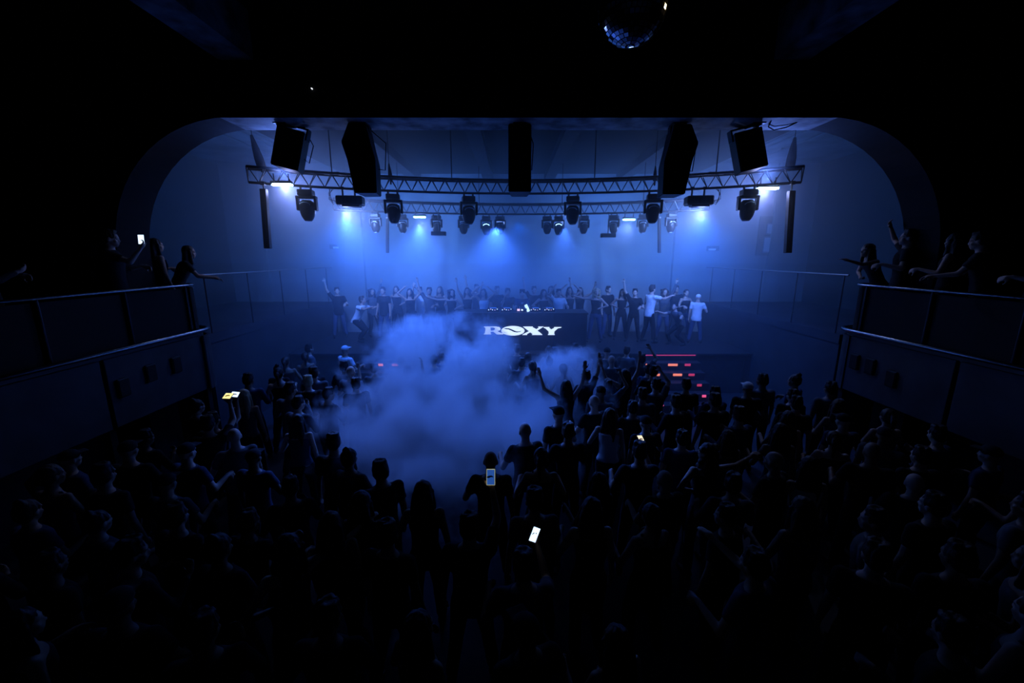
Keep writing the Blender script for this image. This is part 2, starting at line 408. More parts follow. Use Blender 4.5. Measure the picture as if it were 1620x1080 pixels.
# sign : letters drawn as outlines in units of the photo crop
def outline_mesh(loops, depth, name):
    cu = bpy.data.curves.new(name, 'CURVE'); cu.dimensions = '2D'; cu.fill_mode = 'BOTH'; cu.extrude = depth/2
    for lp_ in loops:
        sp = cu.splines.new('POLY'); sp.points.add(len(lp_)-1)
        for i, (x, y) in enumerate(lp_): sp.points[i].co = (x, y, 0, 1)
        sp.use_cyclic_u = True
    o = bpy.data.objects.new(name, cu); C.objects.link(o)
    bpy.context.view_layer.update()
    me = bpy.data.meshes.new_from_object(o.evaluated_get(bpy.context.evaluated_depsgraph_get()))
    bpy.data.objects.remove(o); bpy.data.curves.remove(cu); return me
def ell(cx, cy, rx, ry, n=40, a0=0, a1=2*PI):
    return [(cx+rx*math.cos(a0+(a1-a0)*k/n), cy+ry*math.sin(a0+(a1-a0)*k/n)) for k in range(n+(0 if abs(a1-a0-2*PI) < 1e-6 else 1))]
Rl = [(158, 765), (300, 763), (345, 770), (362, 788), (355, 808), (322, 820), (350, 838), (392, 850), (394, 859), (318, 859), (272, 825), (240, 825), (240, 845), (252, 859), (155, 859), (172, 845), (180, 800), (178, 778)]
Rh = [(240, 773), (275, 774), (296, 785), (292, 806), (268, 815), (240, 815)]
Xl = [(632, 764), (752, 764), (748, 772), (795, 797), (826, 775), (812, 764), (880, 764), (806, 812), (862, 858), (868, 866), (740, 866), (752, 857), (722, 833), (680, 856), (684, 866), (625, 866), (636, 858), (706, 820), (648, 776)]
Yl = [(880, 770), (952, 770), (948, 778), (975, 800), (1010, 780), (1008, 770), (1098, 770), (1090, 777), (1052, 785), (1012, 822), (1010, 852), (1020, 866), (934, 866), (945, 852), (942, 822), (905, 787), (884, 778)]
O1 = ell(510, 815, 141, 58)
wave_t = [(388, 797), (420, 790), (455, 792), (490, 802), (520, 818), (555, 828), (590, 826), (606, 818)]
wave_a = [(388, 792), (425, 781), (465, 783), (500, 797), (530, 812), (560, 822), (590, 822), (622, 812), (600, 832), (560, 838), (525, 832), (490, 815), (455, 800), (420, 797)]
wave_b = [(396, 828), (430, 838), (470, 833), (455, 840), (425, 844), (402, 838)]
wave_c = [(545, 793), (585, 786), (622, 796), (610, 788), (585, 780), (560, 784)]
K = 128.0/935/640*11.2*1.0  # metres per unit
sg = empty('sign', (0, BY-.005, ST)); tag(sg, 'glowing white letters reading ROXY on the booth front', 'sign')
c0 = at(826.5, 523, BY-.02)
sg.location = (c0.x, BY-.022, c0.z); sg.rotation_euler = (PI/2, 0, 0)
def flip(lp_): return [((x-626)*K, -(y-815)*K) for x, y in lp_]
for nm, loops in (('letter', [Rl, Rh]), ('letter', [O1, wave_a, wave_b, wave_c]), ('letter', [Xl]), ('letter', [Yl])):
    link(nm, outline_mesh([flip(q) for q in loops], .03, 'letter'), 'logo_white', sg)

# ------------------------------------------------------------------ trusses
def arc(xe, yc, sag, n):
    Rr = (xe*xe+sag*sag)/(2*sag)
    out = []
    for k in range(n+1):
        a = math.asin(xe/Rr)*(2*k/n-1); out.append((Rr*math.sin(a), yc-Rr+Rr*math.cos(a)))
    return out
def truss(xe, yc, sag, zb, nseg, label, over=.08):
    pts = arc(xe, yc, sag, 48)
    t = empty('truss', (0, yc, zb)); tag(t, label, 'truss', 'lighting trusses')
    hw, h = .13, .27
    def P(x, y, off, z):   # offset along the normal
        a = math.atan2(x, (xe*xe+sag*sag)/(2*sag)); return Vector((x+off*math.sin(a), y-yc+off*math.cos(a), z))
    for off, z in ((-hw, h), (hw, h), (0, 0)):
        MB().tube([P(x, y, off, z) for x, y in pts], .026, 8).build('chord', 'dark_metal', t, True)
    q = arc(xe-.03, yc, sag, nseg)
    for k in range(nseg):
        a, b = q[k], q[k+1]; m = ((a[0]+b[0])/2, (a[1]+b[1])/2)
        for off in (-hw, hw):
            MB().tube([P(*a, off, h), P(*m, 0, 0)], .0095, 5).build('brace', 'dark_metal', t)
            MB().tube([P(*m, 0, 0), P(*b, off, h)], .0095, 5).build('brace', 'dark_metal', t)
        MB().tube([P(*a, -hw, h), P(*b, hw, h)], .0085, 5).build('brace', 'dark_metal', t)
    for s in (0, -1):
        e = pts[s]
        MB().tube([P(*e, -hw, h), P(*e, hw, h), P(*e, 0, 0), P(*e, -hw, h)], .011, 6).build('end_plate', 'dark_metal', t)
    return t
FT = (5.35, 9.75, 1.45, 5.5); RT = (4.95, 12.35, 1.2, 5.3)
truss(*FT, 38, 'long curved triangular truss nearest the room, carrying the big lamps')
truss(*RT, 36, 'smaller looking curved truss further back over the stage')
def on_truss(T, x):
    xe, yc, sag, zb = T; Rr = (xe*xe+sag*sag)/(2*sag)
    return Vector((x, yc-Rr+math.sqrt(Rr*Rr-x*x), zb))
def x_at(px, T):
    x = 0
    for _ in range(8):
        p = on_truss(T, x); zc = p.y*math.cos(PITCH)-(p.z-CAM.z)*math.sin(PITCH); x = CAM.x+(px-810)/F*zc
    return x
# suspension: steel hangers to the ceiling at both trusses
for T, xs, w_ in ((FT, (-4.0, -1.6, 1.6, 4.0), 'front'), (RT, (-3.4, -1.2, 1.2, 3.4), 'back')):
    for i, x in enumerate(xs):
        p = on_truss(T, x)
        h = empty('truss_hanger', p); tag(h, 'thin steel hanger above the %s truss, %s' % (w_, ['outer left', 'inner left', 'inner right', 'outer right'][i]), 'hanger', 'hangers above the trusses')
        top = 6.83 if min(abs(x-b) for b in (-1.05, 1.0, -3.5, 3.45)) > .17 else 6.6
        MB().tube([(0, 0, .27), (0, 0, top-p.z)], .012, 6).build('rod', 'dark_metal', h)
        MB().box(-.16, .16, -.05, .05, .27, .31).build('clamp', 'dark_metal', h)

# moving heads -----------------------------------------------------
def moving_head(scale, lit, name='moving_head'):
    t = empty(name)
    s = scale
    MB().box(-.145*s, .145*s, -.12*s, .12*s, -.17*s, -.05*s, .02*s).build('base', 'black_plastic', t)
    for q in (-1, 1):
        MB().tube([(q*.1*s, 0, .02), (q*.1*s, 0, -.06*s)], .022*s, 8).build('clamp', 'dark_metal', t)
    for q in (-1, 1):
        MB().box(q*.175*s-.025*s, q*.175*s+.025*s, -.07*s, .07*s, -.46*s, -.19*s, .018*s).build('yoke_arm', 'black_plastic', t)
    MB().box(-.2*s, .2*s, -.08*s, .08*s, -.225*s, -.17*s, .015*s).build('yoke', 'black_plastic', t)
    hd = MB().lathe([(.0, -.25*s), (.09*s, -.255*s), (.135*s, -.3*s), (.148*s, -.4*s), (.145*s, -.5*s), (.125*s, -.57*s), (.1*s, -.62*s), (.08*s, -.65*s), (.0, -.652*s)], 20).build('head', 'black_plastic', t, True)
    MB().lathe([(.075*s, -.651*s), (.07*s, -.668*s), (.0, -.672*s)], 16).build('lens', 'lens_glass', hd, True)
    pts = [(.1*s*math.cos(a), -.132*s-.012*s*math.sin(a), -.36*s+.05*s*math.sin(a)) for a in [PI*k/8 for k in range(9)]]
    MB().tube(pts, .0085*s, 6).build('highlight_arc', 'pale_metal' if not lit else 'highlight_glow', hd, True)  # crescent highlight on the head
    for k in range(5):
        z = -.44*s-.03*k*s
        MB().box(-.05*s, .05*s, -.152*s, -.13*s, z, z+.009*s).build('fin', 'black_matte', hd)
    return t
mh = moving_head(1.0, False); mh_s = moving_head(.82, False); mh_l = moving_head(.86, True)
heads = []
names_f = ['beside the left end tube', 'just right of the tall left speaker', 'inner left one', 'inner right one', 'just left of the tall right speaker', 'beside the right end tube']
used = set()
def place_head(proto, px, T, label, group, rz=0, dz=0):
    x = x_at(px, T); p = on_truss(T, x)
    if proto.name in used: o = copy_tree(proto)
    else: o = proto; used.add(proto.name)
    o.location = (p.x, p.y, p.z+dz-.02); o.rotation_euler = (0, 0, rz+math.atan2(-x, 9)*.6)
    tag(o, label, 'stage light', group)
for i, px in enumerate((483, 621, 741, 907, 1035, 1186)):
    place_head(mh, px, FT, 'large moving head lamp on the front truss, ' + names_f[i], 'moving heads on the front truss', rz=(i % 3-1)*.15)
names_r = ['outermost at the left end', 'second from the left end', 'above the left hanging flat lamp', 'just left of the glowing left lamp', None, 'small one left of the middle gap', 'small one right of the middle gap', None, 'just right of the glowing right lamp', 'above the right hanging flat lamp', 'second from the right end', 'outermost at the right end']
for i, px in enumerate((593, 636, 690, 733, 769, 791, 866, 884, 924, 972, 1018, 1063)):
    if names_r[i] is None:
        place_head(mh_l, px, RT, 'moving head lamp with a glowing highlight arc on the back truss, %s one' % ('left' if px < 820 else 'right'), 'glowing moving heads')
    else:
        place_head(mh_s, px, RT, 'small moving head lamp on the back truss, ' + names_r[i], 'moving heads on the back truss', rz=(i % 3-1)*.3)

# bright LED tubes -------------------------------------------------
def led_bar(px, py, Y, w_, tubes, label, m='led_tube', rz=0):
    p = at(px, py, Y); t = empty('led_batten', p, rz); tag(t, label, 'lamp', 'glowing white lamps on the trusses')
    MB().box(-w_/2, w_/2, -.05, .05, .03, .08, .008).build('housing', 'dark_metal', t)
    for k in range(tubes):
        y = -.045+.09*k if tubes > 1 else 0
        MB().tube([(-w_/2+.01, y, .01), (w_/2-.01, y, .01)], .022, 10).build('led_tube', m, t, True)
    for q in (-1, 1): MB().tube([(q*w_*.35, 0, .08), (q*w_*.35, 0, .22)], .012, 6).build('clamp', 'dark_metal', t)
led_bar(446, 293, 8.55, .40, 2, 'bright white lamp tube under the left end of the front truss', rz=.1)
led_bar(1214, 299, 8.6, .40, 2, 'bright white lamp tube under the right end of the front truss', rz=-.1)
led_bar(664, 344, 11.9, .34, 2, 'small bright white lamp on the back truss, left of the middle', m='led_tube')
led_bar(995, 348, 11.9, .34, 2, 'small bright white lamp on the back truss, right of the middle', m='led_tube')

# hanging strobe / laser boxes with cables --------------------------
def strobe(px, label, s):
    x = x_at(px, FT); p = on_truss(FT, x); t = empty('laser_box', (p.x, p.y, p.z), s*.12); tag(t, label, 'stage light', 'boxes hanging on the front truss')
    MB().box(-.27, .27, -.16, .16, -.34, -.15, .03).build('body', 'black_plastic', t)
    MB().box(-.16, .2, -.12, .12, -.37, -.34, .01).build('base_plate', 'dark_metal', t)
    for q in (-.15, .1):
        MB().tube([(q, 0, .02), (q, 0, -.15)], .02, 8).build('clamp', 'dark_metal', t)
        MB().box(q-.035, q+.035, -.04, .04, -.02, .04, .008).build('clamp', 'dark_metal', t)
    for k in range(4):
        a = random.random()
        MB().tube([(-s*.27, .02*k, -.25), (-s*(.36+.03*k), .02, -.33+.04*k), (-s*(.4+.05*a), 0, -.1), (-s*(.3+.04*k), 0, .02)], .006, 5).build('cable', 'black_matte', t, True)
    for k in range(5):
        MB().box(-.2+.08*k, -.16+.08*k, -.168, -.158, -.3, -.19).build('vent', 'black_matte', t)
strobe(553, 'black box light with loose cables under the front truss, left side', 1)
strobe(1107, 'black box light with loose cables under the front truss, right side', -1)

# flat lamps hanging below the back truss
for px, py, lb in ((694, 369, 'flat dark lamp hanging on a rod below the back truss, left'), (962, 372, 'flat dark lamp hanging on a rod below the back truss, right')):
    x = x_at(px, RT); p = on_truss(RT, x); q = at(px, py, p.y-.3)
    t = empty('hanging_flood_lamp', (q.x, p.y-.3, q.z)); tag(t, lb, 'lamp', 'flat lamps below the back truss')
    MB().box(-.2, .2, -.12, .12, -.06, .05, .015).build('body', 'black_plastic', t)
    MB().tube([(0, 0, .05), (0, 0, p.z-q.z+.0), (0, .3, p.z-q.z+.02)], .012, 6).build('rod', 'dark_metal', t)
    MB().box(-.18, .18, -.1, .1, -.068, -.058).build('glass', 'lens_glass', t)

# vertical bars hanging under the truss ends, tapered cases above
def hang_bar(px, pxb, y0, y1, Y, w_, label):
    T = FT if Y < 10 else RT
    for _ in range(5): Y = on_truss(T, at(px, y0, Y).x).y
    a = at(px, y0, Y); b = at(pxb, y1, Y)
    t = empty('light_bar', (a.x, Y, a.z)); tag(t, label, 'light bar', 'vertical bars below the trusses')
    h = b.z-a.z; dx = b.x-a.x
    sh = Matrix(((1, 0, dx/h, 0), (0, 1, 0, 0), (0, 0, 1, 0), (0, 0, 0, 1)))
    MB().box(-w_/2, w_/2, -.05, .05, h, -.02, .01, sh).build('body', 'black_plastic', t)
    MB().box(-w_*.3, w_*.3, -.056, -.05, h+.05, -.08, 0, sh).build('diffuser', 'grille_black', t)
    MB().tube([(0, 0, -.03), (0, 0, T[3]-a.z+.03)], .014, 6).build('clamp', 'dark_metal', t)
    MB().box(-.04, .04, -.04, .04, T[3]-a.z-.035, T[3]-a.z+.035, .006).build('clamp', 'dark_metal', t)
hang_bar(417, 424, 297, 393, 8.5, .12, 'long dark light bar hanging below the left end of the front truss')
hang_bar(1252, 1246, 300, 400, 8.55, .12, 'long dark light bar hanging below the right end of the front truss')
hang_bar(613, 613, 341, 400, 11.3, .07, 'thin dark light bar hanging below the back truss, left')
hang_bar(1043, 1043, 341, 400, 11.3, .07, 'thin dark light bar hanging below the back truss, right')
def hoist(px0, y0, px1, y1, Y, w_, label):
    a = at(px0, y0, Y); b = at(px1, y1, Y)
    t = empty('chain_hoist', (b.x, Y, b.z)); tag(t, label, 'hoist', 'tapered hoists above the trusses')
    v = a-b
    MB().tube([(0, 0, 0), v*.25, v*.6, v*.97], [w_*.5, w_*.5, w_*.36, w_*.14], 8).build('chain_bag', 'black_matte', t, True)
    MB().tube([v*.9, (v.x, 0, (6.1 if Y < 7.2 else 7.16)-b.z)], .008, 5).build('chain', 'dark_metal', t)
    MB().tube([(0, 0, -.1), (0, 0, .02)], .02, 6).build('hook', 'dark_metal', t)
hoist(397, 212, 414, 264, 8.45, .17, 'dark tapered chain bag above the left end of the front truss')
hoist(1258, 216, 1250, 262, 8.5, .17, 'dark tapered chain bag above the right end of the front truss')
hoist(615, 258, 618, 284, 9.3, .09, 'small dark tapered chain bag above the front truss beside the tall left speaker')
hoist(1037, 262, 1036, 286, 9.4, .09, 'small dark tapered chain bag above the front truss beside the tall right speaker')

# ------------------------------------------------------------------ hanging speakers
def speaker(cx, cy, w_, h, dpt, Y, roll, tilt, yaw, label, tall, arm_to):
    c = at(cx, cy, Y)
    t = empty('hanging_speaker', c, rot=(math.radians(tilt), math.radians(roll), math.radians(yaw))); tag(t, label, 'speaker', 'speakers hanging from the deep beam')
    k = .46 if tall else 1
    prof = [(-14, 51), (12, 51), (18, 24), (25, -3), (25, -51), (-9.5, -51), (-18, -3), (-26, 24)]
    RX = Matrix.Rotation(PI/2, 4, 'X')
    if tall:   # clipped, slanting front outline
        pl = [(x*tall/98.5, z/98.5) for x, z in prof]
        m = MB(); m.prism(pl, -dpt/2, dpt/2, RX)
        for v in m.bm.verts:
            if v.co.y > 0: v.co.x = v.co.x*.8; v.co.z *= .96
    else:
        pl = [(-w_/2, -dpt/2), (w_/2, -dpt/2), (w_*.38, dpt/2), (-w_*.38, dpt/2)]
        m = MB(); m.prism(pl, -h/2, h/2)
    bmesh.ops.bevel(m.bm, geom=list(m.bm.edges), offset=.012, segments=2, affect='EDGES')
    m.build('cabinet', 'black_plastic', t)
    g = MB()
    if tall: g.prism([(x*.92, z*.95) for x, z in pl], dpt/2, dpt/2+.012, RX)
    else: g.box(-w_/2*.92, w_/2*.92, -dpt/2-.012, -dpt/2, -h/2*.95, h/2*.95, .004)
    g.build('grille', 'grille_black', t)
    for s in (-1, 1):
        MB().box(s*w_*.47*k-.012, s*w_*.47*k+.012, -.06, .06, h/2-.1, h/2+.08, .004).build('bracket', 'dark_metal', t)
    MB().box(-w_*.46*k, w_*.46*k, -.04, .04, h/2+.06, h/2+.085, .004).build('bracket', 'dark_metal', t)
    # bracket arm up to the beam, in local space
    bpy.context.view_layer.update()
    inv = t.matrix_world.inverted()
    a = inv @ Vector(arm_to); 
    MB().tube([(0, 0, h/2+.08), (a.x*.3, a.y*.3, h/2+.08+(a.z-h/2-.08)*.4), a], .028, 8).build('arm', 'dark_metal', t, True)
    aw = Vector(arm_to)
    pm = MB().box(-.1, .1, -.1, .1, -.02, .0); me = pm.mesh('plate'); o = link('mounting_plate', me, 'dark_metal', t); o.matrix_parent_inverse = inv; o.location = aw
    MB().tube([(w_*.4*k, .05, h/2), (w_*.62, .08, h*.3), (w_*.56, .1, -.1), (w_*.4, .05, -h*.1)], .008, 5).build('cable', 'black_matte', t, True)
    return t
def ceil_pt(px, Y, z): 
    p = atz(px, 190, z); zc = Y*math.cos(PITCH)-(z-CAM.z)*math.sin(PITCH); return (CAM.x+(px-810)/F*zc, Y, z)
speaker(462, 239, .44, .6, .3, 6.95, 14, -5, 0, 'square black speaker tilted down, hanging at the far left of the beam', False, ceil_pt(447, 6.8, 6.1))
speaker(1181, 241, .44, .6, .3, 6.95, -14, -5, 0, 'square black speaker tilted down, hanging at the far right of the beam', False, ceil_pt(1196, 6.8, 6.1))
speaker(575, 256, .56, 1.02, .4, 6.9, 0, -4, 0, 'tall black speaker hanging from the beam, left of the middle one', 1, ceil_pt(572, 6.8, 6.1))
speaker(1069, 258, .56, 1.02, .4, 6.9, 0, -4, 0, 'tall black speaker hanging from the beam, right of the middle one', -1, ceil_pt(1072, 6.8, 6.1))
speaker(822, 256, .36, 1.0, .4, 6.95, 0, -4, 0, 'narrow black speaker hanging from the middle of the beam', False, ceil_pt(822, 6.8, 6.1))

# cable loop on the beam's underside, right
p = ceil_pt(1228, 6.85, 6.1)
cb = MB().tube([(p[0]-.22, 6.62, 6.09), (p[0]-.12, 6.85, 6.07), (p[0]+.05, 6.98, 6.06), (p[0]+.18, 6.88, 6.07), (p[0]+.22, 6.7, 6.09)], .009, 6).build('cable', 'black_matte', None, True)
tag(cb, 'loose cable loop under the bright right end of the deep beam', 'cable')

# ------------------------------------------------------------------ mirror ball and ceiling sparks
mbp = at(1000, 14, 4.9)
mbr = .36
b = empty('mirror_ball', mbp); tag(b, 'mirror ball hanging from the dark ceiling at the top of the picture', 'mirror ball')
MB().ball((0, 0, 0), mbr-.012, 24, 16).build('core', 'black_matte', b, True)
m = MB()
nr = 22
for i in range(nr):
    th = PI*(i+.5)/nr; n = max(3, int(2*nr*math.sin(th)))
    for k in range(n):
        ph = 2*PI*(k+.5*(i % 2))/n; dt, dp_ = PI/nr*.43, 2*PI/n*.43
        def sp(t_, p_): return Vector((math.sin(t_)*math.cos(p_), math.sin(t_)*math.sin(p_), math.cos(t_)))
        cs = [sp(th-dt, ph-dp_), sp(th-dt, ph+dp_), sp(th+dt, ph+dp_), sp(th+dt, ph-dp_)]
        nrm = sp(th, ph)
        v = [m.bm.verts.new(c*(mbr-.014)) for c in cs]+[m.bm.verts.new(c*(mbr-.014)+nrm*.008) for c in cs]
        for f in ((4, 5, 6, 7), (0, 1, 5, 4), (1, 2, 6, 5), (2, 3, 7, 6), (3, 0, 4, 7)): m.bm.faces.new([v[q] for q in f])
tl = m.build('mirror_tile', 'mirror', b); tl['kind'] = 'stuff'
MB().lathe([(.05, mbr-.02), (.05, mbr+.05), (.02, mbr+.07)], 12).build('cap', 'chrome', b)
MB().tube([(0, 0, mbr+.05), (0, 0, ZC+.3-mbp.z)], .012, 6).build('rod', 'dark_metal', b)
# warm ceiling spot above the dance floor (just above the picture), it catches the ball's edge
wl = spot('warm_ceiling_spot', (3.3, 5.9, 7.3), mbp, 14, (1, .72, .3), 22, .3, .03)
cs_ = MB().lathe([(.06, 0), (.07, .1), (.05, .18), (0, .18)], 14).build('ceiling_spotlight', 'black_plastic', None, True)
cs_.rotation_euler = (Vector(mbp)-Vector((3.3, 5.9, 7.3))).to_track_quat('-Z', 'Y').to_euler(); cs_.location = (3.36, 5.93, 7.36)
tag(cs_, 'small black ceiling spotlight above the dance floor aimed at the mirror ball', 'spotlight')
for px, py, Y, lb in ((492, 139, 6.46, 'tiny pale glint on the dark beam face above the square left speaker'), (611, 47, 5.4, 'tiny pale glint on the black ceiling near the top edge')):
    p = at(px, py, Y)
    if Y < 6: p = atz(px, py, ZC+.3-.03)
    o = MB().lathe([(.0, -.010), (.005, -.006), (.006, 0), (.008, .006), (.008, .03)], 10).build('glint_fitting', 'spark_white', None, True)  # the tiny glint is painted by emission on a small unlit fitting
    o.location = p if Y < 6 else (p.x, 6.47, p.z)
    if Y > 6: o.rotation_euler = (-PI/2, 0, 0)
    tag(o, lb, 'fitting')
# ------------------------------------------------------------------ people
def cap(m, p0, r0, p1, r1, n=12, flat=False, sq=(1, 1)):
    """tapered limb piece between two joints, with rounded (or flat) ends"""
    p0, p1 = Vector(p0), Vector(p1); d = p1-p0; L = d.length
    if flat: pr = [(r0, 0), (r1, L)]
    else:
        pr = [(0, -r0)]+[(r0*math.sin(a), -r0*math.cos(a)) for a in (.5, 1.05)]+[(r0, 0), ((r0+r1)/2, L/2), (r1, L)]+[(r1*math.cos(a), L+r1*math.sin(a)) for a in (.5, 1.05)]+[(0, L+r1)]
    q = d.to_track_quat('Z', 'Y').to_matrix().to_4x4()
    m.lathe([(r, z) for r, z in pr], n, p0, q @ Matrix.Diagonal((*sq, 1, 1)))
def loft(m, secs, n=20):
    """closed elliptical loft; secs = (centre, rx, ry)"""
    rings = []
    for c, rx, ry in secs:
        c = Vector(c); rings.append([m.bm.verts.new((c.x+rx*math.cos(2*PI*k/n), c.y+ry*math.sin(2*PI*k/n), c.z)) for k in range(n)])
    for a, b in zip(rings, rings[1:]):
        for k in range(n): m.bm.faces.new((a[k], a[(k+1) % n], b[(k+1) % n], b[k]))
    m.bm.faces.new(rings[0][::-1]); m.bm.faces.new(rings[-1])
def fuse(m, name, vox, smooth=2):
    me = m.mesh(name); o = bpy.data.objects.new(name, me); C.objects.link(o)
    r = o.modifiers.new('r', 'REMESH'); r.mode = 'VOXEL'; r.voxel_size = vox; r.use_smooth_shade = True
    if smooth:
        s = o.modifiers.new('s', 'SMOOTH'); s.factor = .5; s.iterations = smooth
    bpy.context.view_layer.update()
    out = bpy.data.meshes.new_from_object(o.evaluated_get(bpy.context.evaluated_depsgraph_get()))
    out.name = name; bpy.data.objects.remove(o); return out
def hand(m, wrist, dirv, palm_n, curl, side):
    """palm, four unequal bent fingers and a thumb; dirv along the hand, palm_n out of the palm"""
    d = Vector(dirv).normalized(); n = Vector(palm_n); n = (n-d*n.dot(d)).normalized(); s = d.cross(n)*side
    wv = Vector(wrist)
    cap(m, wv, .024, wv+d*.05, .032, 8, sq=(1, 1))
    for k, (off, L) in enumerate(((-.03, .068), (-.0105, .08), (.0105, .075), (.03, .058))):
        b = wv+d*.045+s*off*.8; kn = wv+d*.09+s*off
        cap(m, b, .017, kn, .0115, 7)
        a = curl; p = kn
        for j, fr in enumerate((.45, .32, .23)):
            dd = (d*math.cos(a)+n*math.sin(a)); e = p+dd*L*fr*1.05
            cap(m, p, .0105-.001*j, e, .0098-.001*j, 7); p = e; a += curl*.9+.1
    t0 = wv+d*.02-s*.02; t1 = wv+d*.055-s*.052+n*.008; t2 = t1+(d*.6-s*.35+n*(.3+curl*.4)).normalized()*.034; t3 = t2+(d*.8+n*(.3+curl*.5)+s*.1).normalized()*.026
    cap(m, t0, .017, t1, .013, 7); cap(m, t1, .012, t2, .011, 7); cap(m, t2, .011, t3, .0095, 7)
ARM = {  # upper arm direction, forearm direction, palm normal, finger curl (for the right side, x mirrored for the left)
    'down': ((.2, .02, -1), (.1, .25, -1), (-1, 0, 0), .35),
    'bent': ((.45, .15, -.9), (-.15, .9, .25), (-.6, -.2, -.4), .5),
    'chest': ((.3, .35, -.9), (-.55, .8, .45), (-.2, -1, .3), .55),
    'up': ((.5, .15, .85), (.12, .1, 1), (0, .9, 0), .2),
    'upwide': ((.85, .1, .5), (.3, .15, 1), (-.3, .9, 0), .15),
    'over': ((.75, .1, .65), (-.75, .1, .65), (0, 0, -1), .4),
    'out': ((.95, .2, .0), (.9, .3, .25), (0, .3, -1), .15),
    'side': ((.85, .3, -.35), (.55, .75, .3), (-.5, .2, -.8), .3),
    'front': ((.25, .9, -.15), (-.05, 1, .3), (0, .3, -1), .2),
    'phone': ((.15, .75, -.35), (-.25, .6, .9), (-.2, -1, .2), .7),
    'phonehigh': ((.2, .8, .5), (-.2, .45, 1), (0, -1, .2), .7),
    'hip': ((.75, -.25, -.75), (-.85, .35, -.35), (-.6, .2, 0), .6),
    'rail': ((.15, .55, -.85), (.0, .95, -.15), (0, 0, -1), .5),
    'deck': ((.12, .5, -.9), (-.1, .95, -.25), (0, 0, -1), .3),
    'faceup': ((.5, .4, .55), (-.5, .35, .8), (0, -.6, -.4), .5),
}
def person_meshes(key, right, left, lean=0., twist=0., stance=.1, knee=0., head=(0, 0), hair='short', shirt='tee', female=False, bend=0.):
    """meshes of one pose, built standing on z = 0 and facing +Y"""
    f = .9 if female else 1.0
    hipz = .92-knee*.12-bend*.05
    hip = Vector((0, -lean*.12, hipz)); up = Vector((0, math.sin(lean), math.cos(lean)))
    side = Vector((math.cos(twist), math.sin(twist), 0)); fw = up.cross(side)*-1
    fw = Vector((-math.sin(twist), math.cos(twist), 0))
    chest = hip+up*.36; neck = hip+up*.55
    body, top, low, shoe, hr = MB(), MB(), MB(), {-1: MB(), 1: MB()}, MB()
    # torso, body and clothing share the sections
    def sec(k, g, e=0): return (hip+up*k+fw*g[2], g[0]+e, g[1]+e)
    S = [(-.10, (.14*f, .105, 0)), (-.02, (.165 if female else .158, .115, -.005)), (.10, (.135*f, .098, 0)), (.22, (.14*f, .1, .008)), (.34, (.165*f, .115, .012)), (.43, (.172*f, .105, 0)), (.49, (.13*f, .075, -.01)), (.53, (.065, .06, 0))]
    loft(body, [sec(k, g) for k, g in S])
    # clothing torso
    if shirt == 'tank': loft(top, [sec(k, g, .012) for k, g in S[1:6]])
    else:
        loft(top, [sec(-.13, (.155*f, .115, 0), .02)]+[sec(k, g, .018) for k, g in S[1:7]]+[sec(.515, (.075, .066, 0))])
    loft(low, [sec(-.13, (.15*f, .11, 0), .006), sec(-.06, (.163, .118, 0), .006), sec(.03, (.15*f, .11, 0), .01)])
    # neck, head
    hy, hp = head   # yaw, pitch
    Hm = Euler((hp, 0, hy)).to_matrix()
    hb = neck+up*.022
    hc = hb+Hm @ Vector((0, .02, .105))
    cap(body, neck-up*.04, .062*f, hb+Hm @ Vector((0, 0, .05)), .054*f, 14)
    def H(v): return hc+Hm @ Vector(v)
    Hm4 = Hm.to_4x4()
    body.ball(H((0, -.008, .02)), (.077, .097, .1), 18, 12, Hm4)          # skull
    body.ball(H((0, .03, -.045)), (.06, .062, .07), 16, 10, Hm4)          # face and jaw
    body.ball(H((0, .062, -.092)), (.028, .025, .022), 10, 8, Hm4)        # chin
    cap(body, H((0, .086, .006)), .010, H((0, .101, -.026)), .0135, 8)    # nose
    for s in (-1, 1):
        body.ball(H((s*.079, -.005, -.01)), (.011, .022, .033), 8, 8, Hm4)  # ears
        cap(body, H((s*.015, .085, .022)), .012, H((s*.05, .07, .024)), .011, 7)   # brow
        body.ball(H((s*.042, .062, -.03)), (.024, .022, .02), 8, 6, Hm4)  # cheekbone
        cap(body, H((s*.016, .087, -.062)), .0085, H((0, .092, -.06)), .0085, 6)  # lips
        cap(body, H((s*.016, .085, -.071)), .009, H((0, .089, -.072)), .009, 6)
    # arms
    wr = {}
    for s, a in ((1, right), (-1, left)):
        u, fo, pn, cu = ARM[a]
        def D(v): 
            v = Vector((v[0]*s, v[1], v[2])); return (side*v.x+fw*v.y+Vector((0, 0, v.z))).normalized()
        sh = hip+up*.455+side*s*(.175*f); lift = max(0, D(u).z)*.035; sh = sh+Vector((0, 0, lift))
        el = sh+D(u)*.285; wv = el+D(fo)*.25
        cap(body, chest+side*s*.1+up*.05, .075*f, sh, .056*f, 12)
        cap(body, sh, .052*f, el, .039*f, 12); cap(body, el, .041*f, wv, .026*f, 12)
        hd = (D(fo)+(Vector((0, 0, -.6)) if a in ('bent', 'side') else Vector())).normalized()
        hand(body, wv, hd, D(pn), cu, s); wr[s] = (wv, hd, D(pn))
        if shirt == 'tee':
            cap(top, chest+side*s*.1+up*.05, .088*f, sh, .07*f, 12); cap(top, sh, .068*f, sh+D(u)*.18, .06*f, 12, True); cap(top, sh, .068*f, sh+D(u)*.1, .062*f, 12)
        elif shirt == 'long':
            cap(top, chest+side*s*.1+up*.05, .088*f, sh, .07*f, 12); cap(top, sh, .066*f, el, .052*f, 12); cap(top, el, .052*f, el+D(fo)*.235, .036*f, 12, True); cap(top, el, .052*f, el+D(fo)*.1, .046, 12)
        else:
            cap(top, hip+up*.43+side*s*.07+fw*.02, .03, hip+up*.5+side*s*.09, .022, 8)
